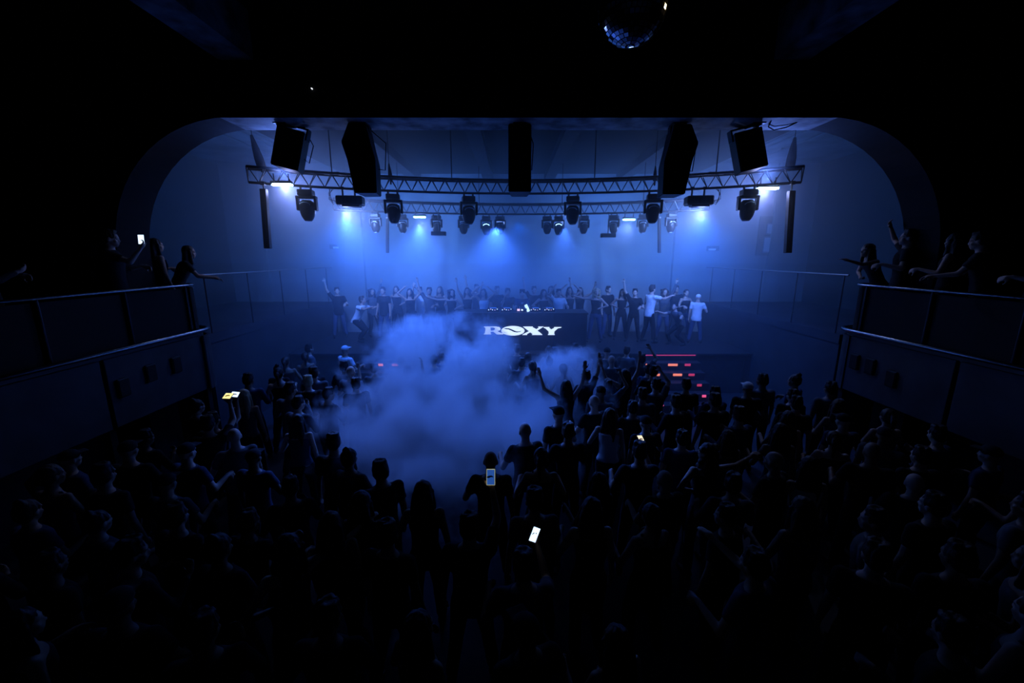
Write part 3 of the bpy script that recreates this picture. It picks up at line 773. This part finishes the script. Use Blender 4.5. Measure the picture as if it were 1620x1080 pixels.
    # legs
    for s in (-1, 1):
        h = hip+Vector((s*.09, 0, -.06)); ft = Vector((s*(.09+stance), (.06 if s > 0 else -.06)*(1+knee), .075))
        mid = (h+ft)/2; kn = Vector((mid.x, mid.y+.04+knee*.2, mid.z+.01))
        cap(body, h, .083, kn, .054, 14); cap(body, kn, .052, ft, .035, 12)
        cap(low, h, .094, kn, .068, 14); cap(low, kn, .067, ft+Vector((0, 0, .03)), .058, 12, True); cap(low, kn, .067, kn+(ft-kn)*.4, .064, 12)
        cap(body, ft-Vector((0, .02, .02)), .034, ft+Vector((0, .13, -.045)), .022, 10)
        cap(shoe[s], ft-Vector((0, .03, .028)), .044, ft+Vector((0, .14, -.045)), .032, 12, sq=(1.05, .95)); cap(shoe[s], ft+Vector((0, 0, .02)), .043, ft-Vector((0, .02, .03)), .044, 12)
    shoe_z = None
    # hair
    if hair != 'bald':
        if hair == 'cap':
            hr.ball(H((0, -.006, .045)), (.086, .102, .082), 16, 10, Hm4)
            hr.box(-.07, .07, .07, .17, -.006, .006, .004, Matrix.Translation(H((0, 0, .055))) @ Hm4)
        else:
            hr.ball(H((0, -.018, .036)), (.089, .1, .095), 16, 12, Hm4)
            hr.ball(H((0, -.045, -.005)), (.082, .07, .085), 14, 10, Hm4)
            if hair == 'short':
                for k in range(7): hr.ball(H((.05*math.cos(k*2.4), -.01+.05*math.sin(k*2.4), .112)), .032, 8, 6)
            if hair in ('long', 'wavy'):
                bz = hc-up*.12-fw*.075
                for q in (-1, 0, 1):
                    cap(hr, H((q*.055, -.055, -.01)), .05, H((q*.07, -.075, -.0))-Vector((0, 0, .19)), .055, 10)
                    cap(hr, H((q*.07, -.075, -.0))-Vector((0, 0, .19)), .052, H((q*.075, -.085, 0))-Vector((0, 0, .34)), .03, 10)
                for q in (-1, 1): cap(hr, H((q*.078, .01, .01)), .026, H((q*.088, .02, -.0))-Vector((0, 0, .2)), .03, 8)
            if hair == 'wavy':
                for k in range(16): hr.ball(H((.1*math.cos(k*2.4), -.03+.07*math.sin(k*2.4), .06-.017*k)), .045, 8, 6)
            if hair == 'bun':
                hr.ball(H((0, -.06, .13)), .042, 12, 8)
            if hair == 'tail':
                cap(hr, H((0, -.1, .06)), .032, H((0, -.16, 0)), .04, 8); cap(hr, H((0, -.16, 0)), .04, H((0, -.13, 0))-Vector((0, 0, .22)), .015, 8)
    out = {'body': fuse(body, key+'_body', .0115, 2), 'shirt': fuse(top, key+'_shirt', .016, 2), 'trousers': fuse(low, key+'_trousers', .018, 2), 'shoe': fuse(shoe[-1], key+'_shoe', .014, 1), 'shoe2': fuse(shoe[1], key+'_shoe', .014, 1)}
    for v in out['shirt'].vertices:   # folds in the cloth
        n = noise.noise(Vector((v.co.x*9, v.co.y*9, v.co.z*14))); v.co += v.normal*n*.006
    for v in out['trousers'].vertices:
        n = noise.noise(Vector((v.co.x*8, v.co.y*8, v.co.z*12))); v.co += v.normal*n*.005
    if hair != 'bald':
        hm_ = fuse(hr, key+'_hair', .013, 2)
        if hair != 'cap':
            for v in hm_.vertices: v.co += v.normal*noise.noise(Vector((v.co.x*40, v.co.y*40, v.co.z*12)))*.008
        out['cap' if hair == 'cap' else 'hair'] = hm_
    zmin = min(v.co.z for q in ('shoe', 'shoe2') for v in out[q].vertices)
    eyes = [(H((s*.031, .0775, .003))) for s in (-1, 1)]
    return dict(m=out, zmin=zmin, wrist=wr, eyes=eyes)
POSES = {
    'idle': dict(right='down', left='down', hair='short', shirt='tee', head=(.2, 0)),
    'idle_f': dict(right='down', left='bent', hair='long', shirt='tank', female=True, head=(-.2, 0), stance=.04),
    'tail': dict(right='bent', left='bent', hair='tail', shirt='tank', female=True, knee=.2, twist=.2),
    'bun': dict(right='bent', left='down', hair='bun', shirt='tee', female=True, twist=-.2),
    'chest': dict(right='chest', left='bent', hair='short', shirt='long', head=(-.3, -.1)),
    'bald': dict(right='down', left='bent', hair='bald', shirt='tee'),
    'capman': dict(right='bent', left='down', hair='cap', shirt='tee', head=(.1, 0)),
    'vees': dict(right='up', left='upwide', hair='long', shirt='tank', female=True, head=(.1, .1), knee=.2),
    'one_up': dict(right='up', left='bent', hair='short', shirt='tee', head=(.2, .1)),
    'overh': dict(right='over', left='over', hair='long', shirt='tank', female=True, knee=.3, twist=.2),
    'out': dict(right='out', left='hip', hair='wavy', shirt='tank', female=True, twist=-.2, head=(.3, .1)),
    'hips': dict(right='hip', left='hip', hair='long', shirt='tank', female=True),
    'phone': dict(right='phone', left='bent', hair='short', shirt='tee', head=(0, -.1)),
    'phone_hi': dict(right='phonehigh', left='down', hair='short', shirt='tee'),
    'front': dict(right='front', left='bent', hair='short', shirt='tee', head=(0, 0), lean=.08),
    'rail': dict(right='rail', left='rail', hair='short', shirt='tee', lean=.16, head=(0, -.15)),
    'rail_f': dict(right='rail', left='rail', hair='long', shirt='tee', lean=.42, bend=1, female=True, head=(.0, -.1)),
    'point': dict(right='hip', left='front', hair='long', shirt='tank', lean=.5, female=True),
    'deck': dict(right='deck', left='deck', hair='short', shirt='tee', lean=.14, head=(0, -.2)),
    'crouch': dict(right='front', left='side', hair='short', shirt='tee', lean=.5, knee=1.2, bend=1, head=(.2, .2)),
    'sway': dict(right='side', left='up', hair='wavy', shirt='long', female=True, twist=.3, knee=.4),
    'faceup': dict(right='faceup', left='bent', hair='short', shirt='tee', head=(.1, .1)),
}
PM = {k: person_meshes(k, **v) for k, v in POSES.items()}
TOPS = {'black': 'cloth_black', 'white': 'cloth_white', 'grey': 'cloth_grey', 'navy': 'cloth_navy'}
eye_me = MB().ball((0, 0, 0), (.0125, .0085, .009), 10, 8).mesh('eye', True)
def setm(o, m):
    if len(o.data.materials) == 0: o.data.materials.append(None)
    o.material_slots[0].link = 'OBJECT'; o.material_slots[0].material = M[m]
def person(pose, x, y, z, rz, label, group=None, scale=1.0, top='black', skin='skin_a', hair='hair_black', low='cloth_black', eyes=False, capcol='cloth_grey'):
    P_ = PM[pose]
    b_ = link('person', P_['m']['body']); setm(b_, skin)
    b_.location = (x, y, z-P_['zmin']*scale+.002); b_.rotation_euler = (0, 0, rz); b_.scale = (scale,)*3
    tag(b_, label, 'person', group)
    for k, me in P_['m'].items():
        if k == 'body': continue
        nm = {'shoe2': 'shoe'}.get(k, k)
        c = link(nm, me, None, b_); setm(c, {'shirt': TOPS.get(top, top), 'trousers': low, 'shoe': 'shoe_dark', 'shoe2': 'shoe_dark', 'hair': hair, 'cap': capcol}[k])
    if eyes:
        for e in P_['eyes']:
            link('eye', eye_me, None, b_, e)
    return b_
eye_me.materials.append(M['eye_white'])
def hand_pos(o, pose, s=1, along=.09):
    wv, d_, n_ = PM[pose]['wrist'][s]
    Mx = Matrix.Translation(o.location) @ o.rotation_euler.to_matrix().to_4x4() @ Matrix.Scale(o.scale[0], 4)
    return Mx @ (wv+d_*along+n_*.03)
def phone(loc, rot, label, front='screen_white', w_=.075, h=.15, case='phone_black'):
    t = empty('phone', loc, rot=rot); tag(t, label, 'phone', 'phones held up in the crowd')
    MB().box(-w_/2, w_/2, -.004, .004, -h/2, h/2, .0035).build('case', case, t)
    MB().box(-w_/2+.005, w_/2-.005, -.0055, -.004, -h/2+.006, h/2-.006).build('screen', front, t)
    return t

TAKEN = []
# --- on the stage: px of the head, depth, pose, facing (0 = towards the viewer), colours, label
STG = [
    (563, 12.9, 'crouch', 1.3, 'white', 'hair_brown', 1.0, 'person in a white top bending forward at the left end of the stage'),
    (533, 13.5, 'one_up', .3, 'black', 'hair_black', .98, 'person with one arm up, outermost at the left end of the stage'),
    (588, 13.75, 'sway', .6, 'grey', 'hair_black', .98, 'person in a grey long-sleeved top dancing right beside the bending person in white'),
    (606, 13.2, 'idle', -.3, 'black', 'hair_black', 1.0, 'dark standing person on stage between the swaying dancer and the long-haired dancer'),
    (648, 13.1, 'overh', .1, 'black', 'hair_black', 1.0, 'dark-haired dancer with hands joined over the head, above the left stairs'),
    (627, 13.8, 'hips', 0, 'black', 'hair_brown', 1.0, 'person with hands on hips at the back, left of the dancer with joined hands'),
    (664, 13.7, 'phone_hi', .2, 'white', 'hair_black', .98, 'person in a white shirt raising one hand, behind the dancer with joined hands'),
    (679, 13.0, 'one_up', -.2, 'grey', 'hair_black', 1.0, 'person in grey punching one arm straight up, left part of the stage'),
    (696, 13.6, 'idle_f', 0, 'black', 'hair_brown', 1.0, 'long-haired person with one bent arm, at the back left of the booth'),
    (714, 12.9, 'out', .2, 'black', 'hair_black', .98, 'wavy-haired dancer stretching one arm sideways, left of the booth'),
    (739, 13.3, 'vees', .1, 'black', 'hair_black', 1.0, 'dancer with both arms up in a V, left of the booth'),
    (765, 13.0, 'overh', -.2, 'white', 'hair_brown', 1.0, 'dancer in a white strappy top with raised arms, just left of the booth middle'),
    (754, 13.9, 'one_up', .1, 'navy', 'hair_black', 1.02, 'person in navy with one arm up, behind the white-topped dancer'),
    (786, 13.6, 'idle', .3, 'black', 'hair_black', 1.0, 'dark person standing still behind the booth, between two dancers'),
    (803, 12.9, 'side_x', .2, 'black', 'hair_black', .99, 'person in black with a lit bare arm, standing left behind the one at the decks'),
    (845, 13.5, 'one_up', 0, 'black', 'hair_black', 1.0, 'person with one arm up right behind the one at the decks'),
    (860, 13.0, 'hips', .2, 'black', 'hair_brown', .97, 'long-haired person with hands on hips, right behind the booth'),
    (872, 13.8, 'idle_f', -.2, 'grey', 'hair_black', 1.0, 'person in a grey top at the back, between the hands-on-hips person and the waving pair'),
    (884, 13.0, 'faceup', .1, 'white', 'hair_black', .97, 'person in white with one hand at the forehead, behind the right of the booth'),
    (901, 13.3, 'overh', 0, 'black', 'hair_black', 1.02, 'dancer making a ring with both arms overhead, behind the right of the booth'),
    (918, 13.5, 'vees', -.3, 'black', 'hair_brown', 1.0, 'dancer with arms up in a V, just beyond the right end of the booth'),
    (944, 12.8, 'out', -.4, 'black', 'hair_blond', 1.0, 'fair wavy-haired dancer pointing one arm sideways, right of the booth'),
    (962, 13.6, 'idle', .4, 'black', 'hair_black', 1.0, 'dark person standing at the back between the fair dancer and the man in white'),
    (985, 13.2, 'hips', -.3, 'black', 'hair_black', .97, 'person with hands on hips between the fair dancer and the raised arm'),
    (1005, 12.9, 'one_up', -.5, 'black', 'hair_black', .98, 'person in black waving one arm high, left of the man in white'),
    (1030, 12.7, 'front', 1.9, 'white', 'hair_brown', 1.06, 'man in a loose white t-shirt reaching one arm out, right part of the stage'),
    (1052, 13.3, 'sway', -.2, 'grey', 'hair_brown', 1.0, 'wavy-haired dancer in grey right behind the man in white'),
    (1070, 13.8, 'idle', -.3, 'black', 'hair_black', 1.0, 'dark person at the back between the man in white and the one with the cap'),
    (1106, 12.6, 'capman', 2.6, 'white', 'hair_black', .9, 'person in a white printed shirt and cap at the right end of the stage'),
    (1086, 13.3, 'tail', 0, 'black', 'hair_brown', .97, 'person with a ponytail dancing left of the capped one in white'),
    (1078, 12.3, 'crouch', -1.2, 'grey', 'hair_black', .9, 'person in grey crouching low at the stage front, right of the man in white'),
]
for px, Y, pose, rz, top, hc_, sc_, lb in STG:
    if pose == 'side_x': pose = 'phone'
    p = at(px, 458, Y)
    hm_x = p.x
    person(pose, hm_x, Y, ST, PI+rz, lb, 'people dancing on the stage', sc_, top, random.choice(['skin_a', 'skin_b']), hc_, random.choice(['cloth_black', 'cloth_denim']), capcol='cloth_white')
dj = at(826, 458, 12.55)
DJ = person('deck', dj.x, 12.45, ST, PI, 'person in a dark t-shirt with a small white print, bent over the decks', None, 1.0, 'navy', 'skin_b', 'hair_black', eyes=True)
pr_ = MB()
for a, b_ in (((-.045, .02), (.045, .02)), ((-.03, .0), (.03, .0)), ((-.02, -.02), (.04, -.018))):
    pr_.box(a[0], b_[0], .135, .142, 1.3+a[1], 1.308+a[1])
prm = pr_.mesh('print'); po = link('print', prm, 'cloth_white', DJ); po.location = (0, .05, .0)

# --- the dance floor: named people, by pixel of the head centre (head height about 1.62 m)
def floor_xy(px, py, hz=1.83):
    p = atz(px, py, hz); return p.x, p.y
FLR = [
    (487, 602, 'idle', .3, 'black', 'hair_blond', 'skin_b', 'fair-haired person on the dance floor left of the smoke'),
    (545, 552, 'capman', -.5, 'white', 'hair_black', 'skin_a', 'person in a white shirt by the left stairs, left edge of the smoke'),
    (385, 624, 'long_w', .2, 'grey', 'hair_blond', 'skin_a', 'light-haired person beside the lit phones, in front of the left balcony'),
    (527, 697, 'idle', .1, 'black', 'hair_black', 'skin_a', 'short-haired dark head standing out against the left edge of the smoke'),
    (551, 722, 'bun', -.1, 'grey', 'hair_black', 'skin_a', 'person with a hair bun right beside the short-haired head before the smoke'),
    (570, 792, 'idle_f', 0, 'black', 'hair_black', 'skin_a', 'long-haired person in black in front of the one with the hair bun'),
    (602, 742, 'idle', .6, 'black', 'hair_black', 'skin_a', 'dim head in the thin lower smoke between the bun and the long-haired head'),
    (669, 775, 'idle_f', .1, 'black', 'hair_black', 'skin_a', 'long-haired head in the middle below the smoke, left of the phone that films'),
    (776, 727, 'bald', 0, 'black', 'hair_black', 'skin_a', 'close-cropped head seen in the smoke right above the filming phone'),
    (742, 830, 'phone_hi', 0, 'black', 'hair_black', 'skin_a', 'person holding up the phone that films the stage'),
    (612, 842, 'idle', -.2, 'black', 'hair_black', 'skin_a', 'dark short-haired head in front of the long-haired middle head'),
    (522, 826, 'idle_f', .4, 'black', 'hair_black', 'skin_a', 'long-haired dark person left of the short-haired front head'),
    (856, 718, 'tail', -.2, 'black', 'hair_black', 'skin_a', 'dark ponytailed head at the right edge of the smoke'),
    (846, 788, 'idle', .1, 'grey', 'hair_black', 'skin_a', 'person in a grey t-shirt with a lit shoulder, before the bright white phone'),
    (941, 634, 'bald', .4, 'black', 'hair_black', 'skin_b', 'bald pale head lit from above at the right edge of the smoke'),
    (965, 655, 'idle_f', -.3, 'white', 'hair_brown', 'skin_b', 'person in a pale top with brown hair just right of the bald head'),
    (989, 588, 'vees', .2, 'black', 'hair_brown', 'skin_b', 'person with both forearms up, left of the lit right stairs'),
    (1038, 606, 'faceup', .2, 'grey', 'hair_black', 'skin_b', 'person in grey with a hand at the head in front of the lit right stairs'),
    (1184, 612, 'capman', -.2, 'black', 'hair_black', 'skin_a', 'person with a pale cap near the right balcony corner'),
    (1228, 727, 'bald', .5, 'black', 'hair_black', 'skin_a', 'faintly lit round head on the right side of the floor, left of the bright shirt'),
    (1282, 735, 'idle_f', -.2, 'white', 'hair_black', 'skin_a', 'person with a white top lit blue at the right side under the balcony'),
    (1013, 712, 'phone', .0, 'black', 'hair_black', 'skin_a', 'person holding the small tilted cream-lit phone, right of the smoke'),
    (328, 668, 'phone_hi', .3, 'black', 'hair_black', 'skin_a', 'dark person holding up the yellow-lit phone below the left balcony'),
    (1120, 712, 'out', .3, 'black', 'hair_brown', 'skin_a', 'person with one arm stretched out sideways on the right of the floor'),
    (1205, 895, 'front', .5, 'navy', 'hair_black', 'skin_b', 'person at the front right with a faintly blue lit side'),
    (452, 862, 'out', .9, 'navy', 'hair_black', 'skin_b', 'person at the front left stretching a bare arm to the left, lit blue'),
    (829, 893, 'phone', .1, 'navy', 'hair_black', 'skin_a', 'dim person in the front middle holding the bright white phone'),
    (896, 606, 'vees', 0, 'black', 'hair_black', 'skin_a', 'dancer with both arms up inside the right part of the smoke'),
]
for px, py, pose, rz, top, hc_, sk, lb in FLR:
    ps = 'idle_f' if pose == 'long_w' else pose
    x, y = floor_xy(px, py, 1.83)
    o = person(ps, x, y, FZ, rz, lb, None, 1.0, top, sk, hc_, capcol='cloth_white')
    TAKEN.append((x, y, .46))
    if 'phone that films' in lb and ps == 'phone_hi':
        q = hand_pos(o, ps, 1); phone((q.x, q.y-.0, q.z+.03), (-.25, 0, 0), 'phone held upright filming the stage, in the middle below the smoke', 'screen_blue', .08, .15, 'phone_case'); 
    if 'bright white phone' in lb and ps == 'phone':
        q = hand_pos(o, ps, 1); phone((q.x, q.y, q.z+.03), (-.3, .5, .2), 'bright white phone screen in the front middle', 'screen_white', .075, .13)
    if 'cream-lit' in lb:
        q = hand_pos(o, ps, 1); phone((q.x, q.y, q.z+.03), (-1.0, .1, .3), 'small tilted cream-lit phone right of the smoke', 'screen_cream', .08, .14)
    if 'yellow-lit' in lb:
        q = hand_pos(o, ps, 1); phone((q.x, q.y, q.z+.03), (-1.25, .1, .2), 'yellow-lit phone held flat, directly below the left balcony corner', 'screen_yellow', .11, .14)
x, y = floor_xy(367, 640); q = at(367, 622, y-.1)
# --- balconies
BZ = 2.72
def balc(px, py, Y, s, pose, rz, top, hair_, sk, sc_, lb, eyes=False):
    p = at(px, py, Y)
    x = max(6.36, abs(p.x))*s
    return person(pose, x, Y, BZ, rz, lb, None, sc_, top, sk, hair_, eyes=eyes)
man = balc(168, 365, 6.38, -1, 'phone', -1.05, 'black', 'hair_brown', 'skin_b', 1.03, 'man in a black t-shirt in profile on the left balcony, holding a lit phone', True)
balc(244, 385, 7.3, -1, 'idle_f', -.5, 'black', 'hair_black', 'skin_a', .98, 'dark long-haired person right behind the lit phone on the left balcony')
balc(288, 402, 7.5, -1, 'rail_f', -.9, 'black', 'hair_brown', 'skin_a', .97, 'long-haired woman leaning on the curved rail end of the left balcony')
balc(140, 378, 6.45, -1, 'idle', -.9, 'black', 'hair_black', 'skin_a', .96, 'barely visible person behind the man in profile on the left balcony')
balc(68, 415, 4.7, -1, 'chest', -.7, 'black', 'hair_black', 'skin_a', .98, 'barely visible person furthest from the stage on the left balcony')
balc(1338, 408, 7.42, 1, 'point', 1.45, 'black', 'hair_brown', 'skin_a', .97, 'long-haired woman at the right balcony rail pointing an arm at the stage')
balc(1395, 398, 6.95, 1, 'faceup', .9, 'black', 'hair_black', 'skin_a', 1.05, 'person with a raised hand next to the pointing woman on the right balcony')
balc(1432, 400, 6.2, 1, 'idle_f', .5, 'black', 'hair_black', 'skin_a', 1.0, 'dark long-haired person at the middle of the right balcony')
balc(1480, 405, 5.75, 1, 'rail', .6, 'black', 'hair_black', 'skin_a', 1.0, 'short-haired person leaning on the rail at the middle of the right balcony')
balc(1545, 412, 5.1, 1, 'one_up', .8, 'black', 'hair_black', 'skin_b', .95, 'person with one raised hand nearest the picture edge on the right balcony')
q = hand_pos(man, 'phone', 1)
phone((q.x, q.y, q.z+.05), (-.1, 0, .1), 'bright phone held up on the left balcony', 'screen_white', .095, .15)
# two more lit phones near the light-haired person, left
for px, py, rot, fr, lb in ((366, 621, (-1.2, .2, .3), 'screen_white', 'white-lit phone held flat beside the light-haired person, left'),):
    x, y = floor_xy(346, 652, 1.83)
    o = person('phone_hi', x-.02, y-.12, FZ, .1, 'dark person holding the white-lit phone beside the light-haired one', None, .97, 'black'); TAKEN.append((x, y, .4))
    q = hand_pos(o, 'phone_hi', 1); phone((q.x, q.y, q.z+.03), rot, lb, fr, .11, .13)

# --- the rest of the crowd, lost in the dark
rnd = random.Random(11)
fill = ['idle', 'idle_f', 'tail', 'bun', 'chest', 'bald', 'capman', 'idle', 'idle_f', 'chest', 'phone', 'faceup', 'one_up']
cnt = 0
LOOK = {'idle': 'short-haired dark person with arms down', 'idle_f': 'long-haired dark person', 'tail': 'ponytailed dark person', 'bun': 'dark person with a hair bun', 'chest': 'dark person in long sleeves clapping',
        'bald': 'close-cropped dark person', 'capman': 'dark person in a cap', 'phone': 'dark person raising one hand', 'faceup': 'dark person touching the forehead', 'one_up': 'dark person waving one arm'}
def crowd_words(ps, X, Y):
    if Y < 3.6: z_ = 'at the very bottom of the picture'; g_ = 'unlit crowd closest to the viewer'
    elif Y > 8.3: z_ = 'in the rows right before the stage'; g_ = 'crowd right before the stage'
    elif X < -1.2: z_ = 'in the crowd on the left side of the floor'; g_ = 'crowd left of the smoke'
    else: z_ = 'in the crowd on the right side of the floor'; g_ = 'crowd right of the smoke'
    return LOOK[ps]+' '+z_, g_
Yq = 2.2; row = 0
while Yq < 10.6:
    xr = min(5.5, 1.3*Yq+1.3); x = -xr+(.3 if row % 2 else 0)
    while x < xr:
        X = x+rnd.uniform(-.06, .06); Y = Yq+rnd.uniform(-.08, .08)
        ok = all((X-a)**2+(Y-b_)**2 > (r_+.04)**2 for a, b_, r_ in TAKEN)
        if (Y > 7.5 and 2.7 < X < 5.5) or (Y > 8.9 and -5.0 < X < -2.5): ok = False
        if abs(X) > 5.5: ok = False
        if ((X+1.25)/2.0)**2+((Y-6.7)/1.9)**2 < 1: ok = False      # the ring the smoke fills
        if ok and rnd.random() < (.9 if Y < 9.5 else .8):
            ps = rnd.choice(fill[:10] if Y < 7 else fill)
            person(ps, X, Y, FZ, rnd.gauss(0, .35), *crowd_words(ps, X, Y), rnd.uniform(.93, 1.03), rnd.choice(['black', 'black', 'navy', 'grey']), rnd.choice(['skin_a', 'skin_b', 'skin_c']), rnd.choice(['hair_black', 'hair_brown']), capcol='cloth_black'); cnt += 1
        x += rnd.uniform(.6, .74)
    Yq += .56; row += 1
print('crowd', cnt)
# ------------------------------------------------------------------ haze and smoke
def vol_mat(name, dens, aniso=.2, col=(1, 1, 1)):
    m = bpy.data.materials.new(name); m.use_nodes = True; nt = m.node_tree; nt.nodes.clear()
    out = nt.nodes.new('ShaderNodeOutputMaterial'); v = nt.nodes.new('ShaderNodeVolumeScatter')
    v.inputs['Color'].default_value = (*col, 1); v.inputs['Density'].default_value = dens; v.inputs['Anisotropy'].default_value = aniso
    nt.links.new(v.outputs[0], out.inputs['Volume']); return m, nt, v
def haze_mat(name, d_):
    hm, nt_, v_ = vol_mat(name, d_)
    ab = nt_.nodes.new('ShaderNodeVolumeAbsorption'); ab.inputs['Color'].default_value = (0, .76, 1, 1); ab.inputs['Density'].default_value = d_*1.5
    ad = nt_.nodes.new('ShaderNodeAddShader'); nt_.links.new(v_.outputs[0], ad.inputs[0]); nt_.links.new(ab.outputs[0], ad.inputs[1])
    nt_.links.new(ad.outputs[0], nt_.nodes['Material Output'].inputs['Volume']); M[name] = hm
# the rolling smoke cloud over the dance floor
def smoke_mat(D):
    m, nt, v = vol_mat('smoke', D, .1); N = nt.nodes; L = nt.links
    v.inputs['Color'].default_value = (.93, .96, 1, 1)
    def math_(op, a, b=None, clamp=False):
        n = N.new('ShaderNodeMath'); n.operation = op; n.use_clamp = clamp
        for i, q in enumerate((a, b)):
            if q is None: continue
            if isinstance(q, (int, float)): n.inputs[i].default_value = q
            else: L.new(q, n.inputs[i])
        return n.outputs[0]
    def vmath(op, a, b=None, sc=None):
        n = N.new('ShaderNodeVectorMath'); n.operation = op
        for i, q in enumerate((a, b)):
            if q is None: continue
            if isinstance(q, tuple): n.inputs[i].default_value = q
            else: L.new(q, n.inputs[i])
        if sc is not None: n.inputs['Scale'].default_value = sc
        return n
    tc = N.new('ShaderNodeTexCoord').outputs['Object']
    n1 = N.new('ShaderNodeTexNoise'); n1.inputs['Scale'].default_value = .75; n1.inputs['Detail'].default_value = 3; L.new(tc, n1.inputs['Vector'])
    wv = vmath('SCALE', vmath('SUBTRACT', n1.outputs['Color'], (.5, .5, .5)).outputs[0], None, 1.5).outputs[0]
    pos = vmath('ADD', tc, wv).outputs[0]
    n2 = N.new('ShaderNodeTexNoise'); n2.inputs['Scale'].default_value = 1.5; n2.inputs['Detail'].default_value = 5; n2.inputs['Roughness'].default_value = .58; L.new(tc, n2.inputs['Vector'])
    f = None
    for c, r, k in SMOKE:
        d_ = vmath('LENGTH', vmath('DIVIDE', vmath('SUBTRACT', pos, tuple(c)).outputs[0], tuple(r)).outputs[0]).outputs['Value']
        g = math_('MULTIPLY', math_('SUBTRACT', 1.0, d_), k)
        f = g if f is None else math_('MAXIMUM', f, g)
    dens = math_('ADD', f, math_('MULTIPLY', math_('SUBTRACT', n2.outputs['Fac'], .52), 2.1))
    dens = math_('MULTIPLY', math_('MULTIPLY', dens, 2.8, True), D)
    L.new(dens, v.inputs['Density']); M['smoke'] = m
SMOKE = [(at(645, 560, 8.4), (.8, .8, .8), 1.1), (at(748, 575, 8.2), (.95, .8, .85), 1.15), (at(690, 640, 7.4), (1.75, 1.2, .95), 1.1),
         (at(895, 600, 8.4), (.8, .8, .75), .9), (at(560, 655, 7.4), (.8, .8, .75), .8), (at(840, 660, 7.2), (1.2, 1.0, .8), .8),
         (at(690, 690, 6.2), (1.6, 1.1, .85), .85), (at(580, 690, 6.2), (.8, .9, .7), .65), (at(800, 700, 6.0), (.9, 1.0, .75), .75), (at(700, 740, 5.3), (1.2, .8, .6), .5)]
smoke_mat(1.9)
sb = MB().box(-4.4, 2.4, 4.4, 10.2, FZ+.02, 3.2).build('smoke_cloud', 'smoke'); tag(sb, 'rolling cloud of blue-lit smoke over the middle of the dance floor', 'smoke', kind='stuff')
# haze thickest under the ceiling, thinner towards the floor: nested layers that add up
for i, (z0, d_, lb) in enumerate(((FZ+.01, .032, 'thin blue haze filling the air over the stage'), (2.7, .014, 'haze above head height on the stage'),
                              (3.3, .03, 'thicker haze below the lamps'), (3.9, .014, 'thick lit haze around the lamps and trusses'), (4.5, .004, 'haze hanging high around the trusses'))):
    haze_mat('haze_air', d_)
    hz = MB().box(-WX+.02+i*.01, WX-.02-i*.01, 8.05+i*.01, YB-.02-i*.01, z0, ZC-.02-i*.01).build('haze', 'haze_air'); tag(hz, lb, 'haze', kind='stuff')
